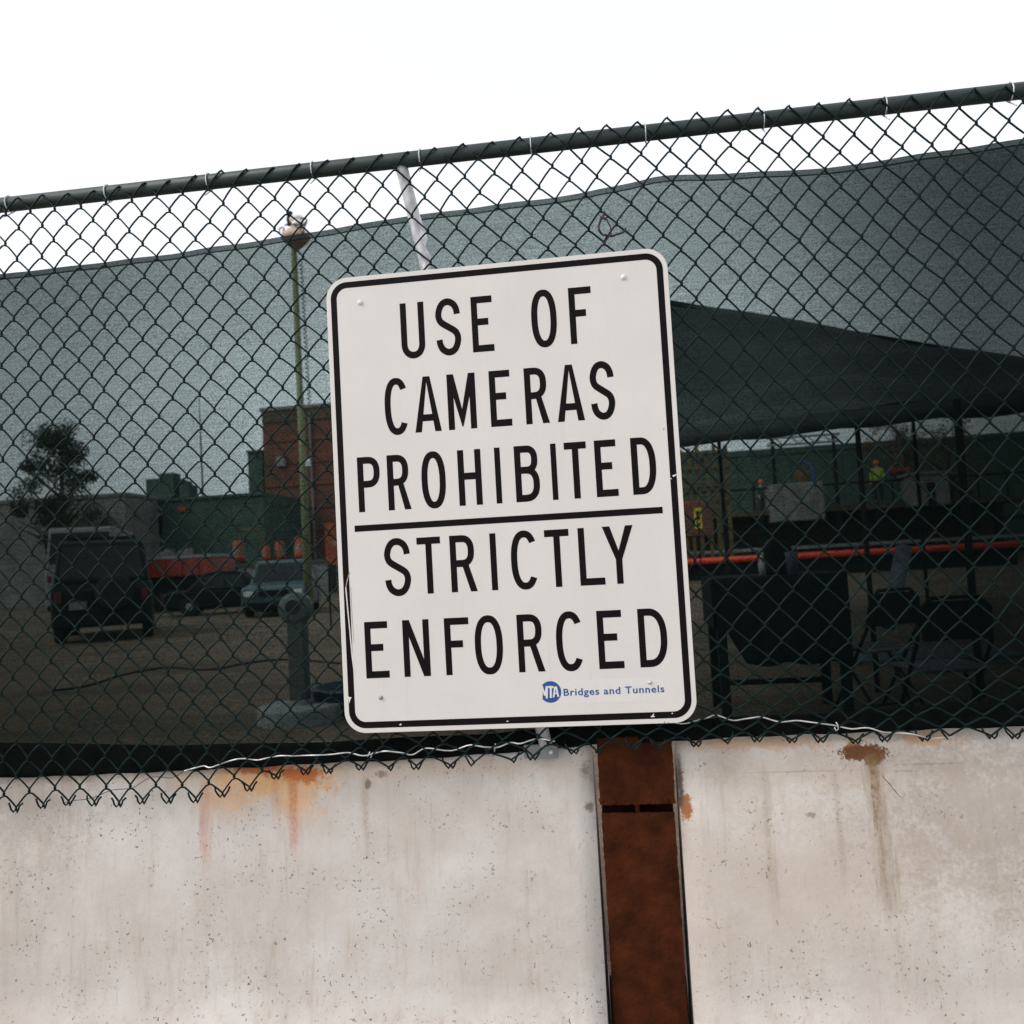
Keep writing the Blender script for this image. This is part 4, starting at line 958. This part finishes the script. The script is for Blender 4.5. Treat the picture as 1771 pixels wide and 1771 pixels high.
# draped table
ya = 3.95; L0, R0 = at(1233, 1003, ya).x, at(1462, 1003, ya).x; tz = at(1300, 1000, ya).z
t = empty('draped_table', ((L0 + R0) / 2, ya + .35, LOT))
b = MB(); b.bx(L0, R0, ya, ya + .72, tz - .03, tz); b.build('tabletop', M['brownwood'], t)
vs = []; fs = []; nx, nz = 60, 16
for i in range(nx + 1):
    u = i / nx; x = L0 - .01 + (R0 - L0 + .02) * u
    dl = .60 if u > .22 else .20 + .40 * max(0, (u - .03) / .19) ** .8
    dl += .012 * math.sin(u * 21)
    for j in range(nz + 1):
        v = j / nz; vs.append((x, ya - .012 - .02 * v + .012 * v * math.sin(u * 40), tz + .004 - dl * v))
for i in range(nx):
    for j in range(nz):
        q = i * (nz + 1) + j; fs.append((q, q + nz + 1, q + nz + 2, q + 1))
b = MB(); b.add(vs, fs); o = b.build('cloth_front', M['blackcloth'], t, smooth=True); o.modifiers.new('s', 'SOLIDIFY').thickness = .003
b = MB(); b.bx(L0 - .012, R0 + .012, ya - .008, ya + .73, tz + .002, tz + .008); b.build('cloth_top', M['blackcloth'], t)
for x_ in (L0 - .016, R0 + .012):
    b = MB(); b.bx(x_, x_ + .004, ya, ya + .73, tz - .34, tz + .002); b.build('cloth_side', M['blackcloth'], t)
for x_ in (L0 + .04, R0 - .03):
    for y_ in (ya + .05, ya + .66):
        b = MB(); b.bx(x_ - .032, x_ + .032, y_ - .03, y_ + .03, LOT, tz - .03); b.build('leg', M['darksteel'], t)
b = MB(); b.bx(L0 + .06, R0 - .05, ya + .64, ya + .67, LOT + .16, LOT + .20); b.build('stretcher', M['darksteel'], t)
tag(t, 'high table draped in black cloth under the canopy, right of the sign', 'table')
t = empty('black_bag', (at(1348, 995, ya + .3).x, ya + .3, tz)); q0, q1 = at(1318, 936, ya + .3), at(1372, 936, ya + .3)
b = MB(); b.prism([(q0.x, tz + .009), (q1.x, tz + .009), (q1.x - .02, q0.z - .06), (q1.x - .08, q0.z), (q0.x + .05, q0.z + .02), (q0.x + .01, q0.z - .05)], ya + .22, ya + .42); b.build('bag_body', M['blackcloth'], t, bevel=.02)
b = MB(); b.tube([at(1296, 950, ya + .3), at(1310, 950, ya + .3), at(1319, 958, ya + .3), at(1318, 972, ya + .3)], .010, 6); b.build('strap', M['basegrey'], t)
tag(t, 'black bag with a curved grey strap sitting on the draped table', 'bag')
t = empty('grey_cup', (at(1371, 990, ya + .15).x, ya + .15, tz)); q = at(1371, 990, ya + .15)
b = MB(); b.lathe((q.x, ya + .15, tz + .009), [(.036, 0), (.046, .15), (.048, .155), (.043, .155), (.034, .02)], 20); b.build('cup', M['seatgrey'], t, smooth=True)
tag(t, 'grey cup on the draped table, right of the black bag', 'cup')
t = empty('pale_bottle', (at(1318, 990, ya + .1).x, ya + .1, tz)); q = at(1318, 990, ya + .1)
b = MB(); b.lathe((q.x, ya + .1, tz + .009), [(.022, 0), (.024, .09), (.012, .12), (.012, .14)], 14); b.build('bottle', M['basegrey'], t, smooth=True)
tag(t, 'small pale bottle on the draped table, left of the black bag', 'bottle')

def chair(x, y, rz, label, seatm):
    t = empty('folding_chair', (x, y, LOT), rz)
    def pt(b, nm, m_, **k): return part(b.build(nm, m_, **k), t)
    b = MB(); b.box((0, 0, .45), (.42, .40, .025)); pt(b, 'seat', seatm, bevel=.012)
    b = MB(); P_ = [(-.20, .80), (-.19, .62), (.19, .62), (.20, .80), (.15, .84), (-.15, .84)]; b.prism(P_, -.225, -.20); pt(b, 'backrest', M['darksteel'], bevel=.008)
    for s in (-1, 1):
        b = MB(); b.tube([(s * .215, .22, 0), (s * .215, -.18, .60), (s * .20, -.22, .80), (s * .13, -.225, .86)], .012, 8); pt(b, 'front_leg', M['darksteel'], smooth=True)
        b = MB(); b.tube([(s * .20, -.24, 0), (s * .20, .15, .44)], .012, 8); pt(b, 'rear_leg', M['darksteel'], smooth=True)
    b = MB(); b.tube([(-.13, -.225, .86), (.13, -.225, .86)], .012, 8); pt(b, 'top_bar', M['darksteel'])
    b = MB(); b.tube([(-.20, -.16, .08), (.20, -.16, .08)], .009, 6); pt(b, 'cross_bar', M['darksteel'])
    tag(t, label, 'chair', 'folding chairs beside the draped table'); return t
q = at(1506, 1010, 4.2); chair(q.x, 4.2, rad(25), 'dark folding chair at the right end of the draped table', M['seatgrey'])
q = at(1622, 1040, 3.1); chair(q.x, 3.15, rad(8), 'black folding chair with a grey seat, nearest the right edge', M['seatgrey'])
# rolled grey mat leaning behind the chair
t = empty('leaning_roll', (at(1545, 1020, 4.7).x, 4.7, LOT)); b = MB(); b.tube([at(1535, 1085, 4.5), at(1550, 1015, 4.6), at(1563, 948, 4.75)], [.05, .06, .06], 14); b.build('roll', M['seatgrey'], t, smooth=True)
tag(t, 'grey rolled mat leaning upright behind the folding chair', 'mat roll')
# pale crate low down and pale sheets on ground
t = empty('plastic_mat', gp(1560, 1120)); q0, q1 = gp(1455, 1150), gp(1690, 1115)
b = MB(); b.bx(q0.x, q1.x, q0.y, q0.y + 1.1, LOT + .004, LOT + .03); b.build('mat_sheet', M['seatgrey'], t); tag(t, 'grey-blue mat lying on the ground behind the chairs', 'mat')

# red rail, platform, workers
YR = 33.0
t = empty('red_rail_barrier', (at(1400, 950, YR).x, YR, LOT))
x0, x1 = at(1150, 980, YR).x, at(1760, 930, YR).x; zc = at(1300, 966, YR).z
b = MB(); b.tube([(x0, YR, zc), (x1, YR, zc)], .13, 12); b.build('red_tube', M['fluoro_red'], t, smooth=True)
b = MB(); b.bx(x0, x1, YR + .15, YR + .55, LOT, zc - .10); b.build('kerb_base', M['darksteel'], t)
tag(t, 'long orange-red tube laid along a dark kerb across the lot, right of the sign', 'barrier')
YD = 38.0; dz = at(1500, 872, YD).z; x0, x1 = at(1120, 900, YD).x, at(1800, 900, YD).x
t = empty('raised_platform', ((x0 + x1) / 2, YD, LOT))
b = MB(); b.bx(x0, x1, YD, YD + 9, dz - .22, dz); b.build('deck', M['brownwood'], t)
b = MB(); b.bx(x0, x1, YD + 3.5, YD + 3.8, LOT, dz - .25); b.build('back_wall', M['brownwood'], t)
for k in range(11):
    x_ = x0 + (x1 - x0) * k / 10; b = MB(); b.bx(x_ - .12, x_ + .12, YD + .02, YD + .28, LOT, dz - .23); b.build('column', M['olive' if k < 3 else 'darksteel'], t)
for z_, m_ in ((dz - .95, 'darksteel'), (dz - 1.75, 'basegrey'), (dz - 2.35, 'darksteel')):
    b = MB(); b.bx(x0, x1, YD - .12, YD - .02, z_ - .07, z_ + .07); b.build('beam', M[m_], t)
b = MB(); b.tube([(x0, YD + .1, dz + 1.0), (x1, YD + .1, dz + 1.0)], .05, 6); b.build('handrail', M['darksteel'], t)
for k in range(15):
    x_ = x0 + (x1 - x0) * k / 14; b = MB(); b.tube([(x_, YD + .1, dz), (x_, YD + .1, dz + 1.0)], .04, 6); b.build('rail_post', M['darksteel'], t)
tag(t, 'raised dark timber platform with a handrail behind the red rail', 'platform')
def slab(name, px0, py0, px1, py1, Y, d, m_, label, cat_, group=None, extra=None):
    q0, q1 = at(px0, py0, Y), at(px1, py1, Y); t = empty(name, ((q0.x + q1.x) / 2, Y, q1.z))
    b = MB(); b.bx(q0.x, q1.x, Y, Y + d, q1.z, q0.z); b.build('body', M[m_], t, bevel=.04)
    if extra: extra(t, q0, q1, Y)
    tag(t, label, cat_, group); return t
def louv(t, q0, q1, Y):
    for k in range(3):
        x_ = q0.x + (q1.x - q0.x) * (k + .5) / 3; b = MB(); b.bx(x_ - .06, x_ + .06, Y - .04, Y - .005, q1.z + .05, q0.z - .05); b.build('rib', M['greyblock'], t)
slab('skip_bin', 1333, 838, 1428, 898, 37.2, 1.6, 'greyblock', 'pale grey skip on the platform beyond the draped table', 'skip', extra=louv)
def cabd(t, q0, q1, Y):
    b = MB(); xm = (q0.x + q1.x) / 2; b.bx(xm - .15, xm + .15, Y - .05, Y - .005, q1.z, q0.z - .35); b.build('doorway', M['darksteel'], t)
    b = MB(); b.bx(q0.x - .1, q1.x + .1, Y - .1, Y + 1.6, q0.z, q0.z + .12); b.build('roof_lip', M['greyblock'], t)
slab('site_cabin', 1576, 822, 1645, 872, 37.0, 1.5, 'greyblock', 'pale grey site cabin with a dark doorway at the far right', 'cabin', extra=cabd)
# lime sign and ochre rack next to the sign's right edge
slab('brick_pier', 1150, 870, 1236, 926, 30, 1.2, 'brick', 'low red brick pier just right of the sign, behind a yellow placard', 'pier')
t = empty('yellow_placard', at(1207, 915, 29)); q0, q1 = at(1200, 879, 29), at(1215, 914, 29)
for c in ((q0.x, q1.x, q0.z - .10, q0.z), (q0.x, q1.x, q1.z, q1.z + .08), (q0.x, q0.x + .06, q1.z + .081, q0.z - .101), (q1.x - .06, q1.x, q1.z + .081, q0.z - .101)):
    b = MB(); b.bx(c[0], c[1], 29, 29.05, c[2], c[3]); b.build('frame', M['yellow'], t)
b = MB(); b.bx(q0.x + .06, q1.x - .06, 29.01, 29.04, q1.z + .08, q0.z - .10); b.build('board', M['darksteel'], t)
b = MB(); b.bx(q0.x + .1, q1.x - .08, 28.99, 29.008, q1.z + .2, q1.z + .3); b.build('mark', M['yellow'], t)
b = MB(); b.tube([((q0.x + q1.x) / 2, 29.08, LOT), ((q0.x + q1.x) / 2, 29.08, q0.z)], .03, 6); b.build('stake', M['darksteel'], t)
tag(t, 'small yellow-framed placard just right of the sign', 'placard')
t = empty('ochre_rack', (at(1215, 870, 34).x, 34, LOT)); za = at(1200, 768, 34).z
for px in (1178, 1192, 1206, 1222, 1236, 1256):
    q = at(px, 800, 34); b = MB(); b.bx(q.x - .07, q.x + .07, 34, 34.15, LOT, za + random.uniform(-.3, .1)); b.build('upright', M['olive'], t)
for py in (785, 812, 842, 868):
    qa, qb = at(1178, py, 34), at(1258, py, 34); b = MB(); b.bx(qa.x, qb.x, 33.9, 33.99, qa.z - .06, qa.z + .06); b.build('cross_beam', M['olive'], t)
tag(t, 'ochre scaffold rack standing close to the right edge of the sign', 'scaffold')
# green hoarding across the back, with a pale truss above it
YH = 50; hx0, hx1 = at(1100, 800, YH).x, at(1900, 770, YH).x; hz_ = at(1400, 771, YH).z
t = empty('green_hoarding', ((hx0 + hx1) / 2, YH, LOT)); n = 26
for k in range(n):
    xa_, xb_ = hx0 + (hx1 - hx0) * k / n, hx0 + (hx1 - hx0) * (k + 1) / n
    b = MB(); b.bx(xa_ + .005, xb_ - .005, YH + .05 * (k % 2), YH + .12, LOT, hz_); b.build('panel', M['darkgreen'], t)
b = MB(); b.bx(hx0, hx1, YH - .06, YH - .005, hz_ - .35, hz_ - .25); b.build('rail', M['darkgreen'], t)
b = MB(); b.bx(hx0, hx1, YH + .13, YH + .2, LOT, hz_ - .05); b.build('backing', M['darkgreen'], t)
tag(t, 'tall dark green hoarding across the back of the lot under the canopy', 'hoarding')
t = empty('pale_gantry', at(1385, 770, 44)); qa, qb = at(1326, 768, 44), at(1452, 757, 44)
for dz_ in (0, .38):
    b = MB(); b.tube([(qa.x, 44, qa.z + dz_ - .1), (qb.x, 44, qa.z + dz_ - .1)], .06, 6); b.build('chord', M['whitepaint'], t)
for k in range(9):
    xa_ = qa.x + (qb.x - qa.x) * k / 9; xb_ = qa.x + (qb.x - qa.x) * (k + 1) / 9
    b = MB(); b.tube([(xa_, 44, qa.z - .1 + (.38 if k % 2 else 0)), (xb_, 44, qa.z - .1 + (0 if k % 2 else .38))], .035, 5); b.build('brace', M['whitepaint'], t)
for x_ in (qa.x + .3, qb.x - .3):
    b = MB(); b.tube([(x_, 44.1, LOT), (x_, 44.1, qa.z + .3)], .09, 6); b.build('mast', M['darksteel'], t)
tag(t, 'pale lattice gantry above the green hoarding', 'gantry')

# people ------------------------------------------------------------
def person(px, pyf, Y, H, vest, hat, label, facing=0.0, zf=None):
    q = at(px, pyf, Y); zf = q.z if zf is None else zf
    t = empty('person', (q.x, Y, zf), facing); k = H / 1.75
    def skinmesh(name, verts, edges, radii, m_, root=0, parent=t, sub=1):
        me = bpy.data.meshes.new(name); me.from_pydata([tuple(Vector(v) * k) for v in verts], edges, []); me.materials.append(m_)
        o = bpy.data.objects.new(name, me); scene.collection.objects.link(o); o.parent = parent
        md = o.modifiers.new('skin', 'SKIN'); sv = me.skin_vertices[0].data
        for i, r in enumerate(radii): sv[i].radius = (r * k, r * k) if not isinstance(r, tuple) else (r[0] * k, r[1] * k)
        sv[root].use_root = True; o.modifiers.new('sub', 'SUBSURF').levels = sub; o.modifiers['sub'].render_levels = sub
        return o
    V = [(0, 0, .95), (0, 0, 1.15), (0, .01, 1.35), (0, 0, 1.47), (0, -.01, 1.54), (0, -.02, 1.62), (0, -.015, 1.70)]
    E_ = [(0, 1), (1, 2), (2, 3), (3, 4), (4, 5), (5, 6)]; Rr_ = [(.15, .11), (.14, .10), (.16, .11), .07, .055, .085, .07]
    for s in (-1, 1):
        n0 = len(V); bend = .12 if s > 0 else -.02
        V += [(s * .18, 0, 1.42), (s * .24, .02, 1.15), (s * .23, -.10 - bend, .95), (s * .22, -.14 - bend, .90)]
        E_ += [(2, n0), (n0, n0 + 1), (n0 + 1, n0 + 2), (n0 + 2, n0 + 3)]; Rr_ += [.055, .045, .030, .034]
        for f in range(5):
            m0 = len(V); a_ = (f - 2) * .014; l = (.03, .045, .05, .047, .038)[f]
            bx_ = s * .22 + a_
            V += [(bx_, -.17 - bend, .88), (bx_ + a_ * .3, -.17 - bend - l * .6, .865 - l * .3), (bx_ + a_ * .3, -.17 - bend - l * .8, .855 - l * .7)]
            E_ += [(n0 + 3, m0), (m0, m0 + 1), (m0 + 1, m0 + 2)]; Rr_ += [.010, .009, .008]
        n0 = len(V); st = .07 * s
        V += [(s * .09, 0, .90), (s * .11, -.02 + st, .50), (s * .11, .03 + st, .09), (s * .115, -.09 + st, .045)]
        E_ += [(0, n0), (n0, n0 + 1), (n0 + 1, n0 + 2), (n0 + 2, n0 + 3)]; Rr_ += [.085, .06, .04, .04]
    skinmesh('body', V, E_, Rr_, M['skin'])
    skinmesh('jacket', [(0, 0, .88), (0, 0, 1.15), (0, .01, 1.37), (.18, 0, 1.42), (.24, .02, 1.15), (.232, -.15, 1.02), (-.18, 0, 1.42), (-.24, .02, 1.15), (-.23, -.05, 1.0)],
             [(0, 1), (1, 2), (2, 3), (3, 4), (4, 5), (2, 6), (6, 7), (7, 8)], [(.19, .14), (.175, .13), (.19, .14), .075, .062, .05, .075, .062, .05], vest)
    skinmesh('trousers', [(0, 0, .96), (.09, 0, .88), (.11, .05, .50), (.11, .10, .12), (-.09, 0, .88), (-.11, -.09, .50), (-.11, -.04, .12)],
             [(0, 1), (1, 2), (2, 3), (0, 4), (4, 5), (5, 6)], [(.17, .13), .105, .08, .062, .105, .08, .062], M['trousers'])
    b = MB(); b.lathe((0, -.02 * k, 1.665 * k), [(.135 * k, 0), (.135 * k, .012 * k), (.112 * k, .02 * k), (.105 * k, .07 * k), (.07 * k, .12 * k), (.01, .138 * k)], 16); part(b.build('helmet', hat, smooth=True), t)
    for s in (-1, 1):
        b = MB(); b.bx((s * .115 - .05) * k, (s * .115 + .05) * k, (-.17 + .07 * s) * k, (.10 + .07 * s) * k, .002, .10 * k); part(b.build('boot', M['rubber'], bevel=.02), t)
        b = MB(); b.lathe((s * .032 * k, -.105 * k, 1.645 * k), [(.011 * k, 0), (.011 * k, .006 * k)], 8, Matrix.Rotation(rad(90), 3, 'X')); part(b.build('eye', M['darksteel']), t)
    b = MB(); b.box((0, -.112 * k, 1.615 * k), (.022 * k, .03 * k, .035 * k)); part(b.build('nose', M['skin'], bevel=.006), t)
    b = MB(); b.box((0, -.102 * k, 1.585 * k), (.045 * k, .012 * k, .008 * k)); part(b.build('mouth', M['redpaint']), t)
    tag(t, label, 'person'); return t
person(1521, 873, YD + .8, 1.95, M['hivis'], M['helmet'], 'person in an orange-red helmet and lime high-visibility jacket on the platform', rad(-25), zf=dz)
person(1318, 880, YD + 6, 1.8, M['poled'], M['helmet'], 'person in dark clothes and a small orange-red helmet far back on the platform', rad(30), zf=dz)
t = empty('blue_hoop', at(1388, 870, 39)); q = at(1388, 822, 39)
b = MB(); b.tube([q + Vector((.50 * math.cos(a), 0, .62 * math.sin(a))) for a in [rad(k) for k in range(-60, 100, 12)]], .06, 8); b.build('hoop', M['jacketb'], t, smooth=True)
b = MB(); b.lathe((q.x, 39.1, q.z), [(.35, 0), (.35, .06)], 20, Matrix.Rotation(rad(90), 3, 'X')); b.build('plate', M['olive'], t)
b = MB(); b.tube([(q.x, 39.15, dz), (q.x, 39.15, q.z)], .05, 6); b.build('stand', M['darksteel'], t)
tag(t, 'blue curved hoop round an ochre plate, standing on the platform', 'hoop')
t = empty('orange_board', at(1553, 812, 39)); q = at(1555, 812, 39); b = MB(); b.bx(q.x - .55, q.x + .35, 38.6, 38.66, q.z - .10, q.z + .08); b.build('plank', M['redpaint'], t)
b = MB(); b.bx(q.x - .05, q.x + .05, 38.67, 38.75, dz, q.z); b.build('upright', M['darksteel'], t)
tag(t, 'short red board on a post right of the worker in lime', 'board')
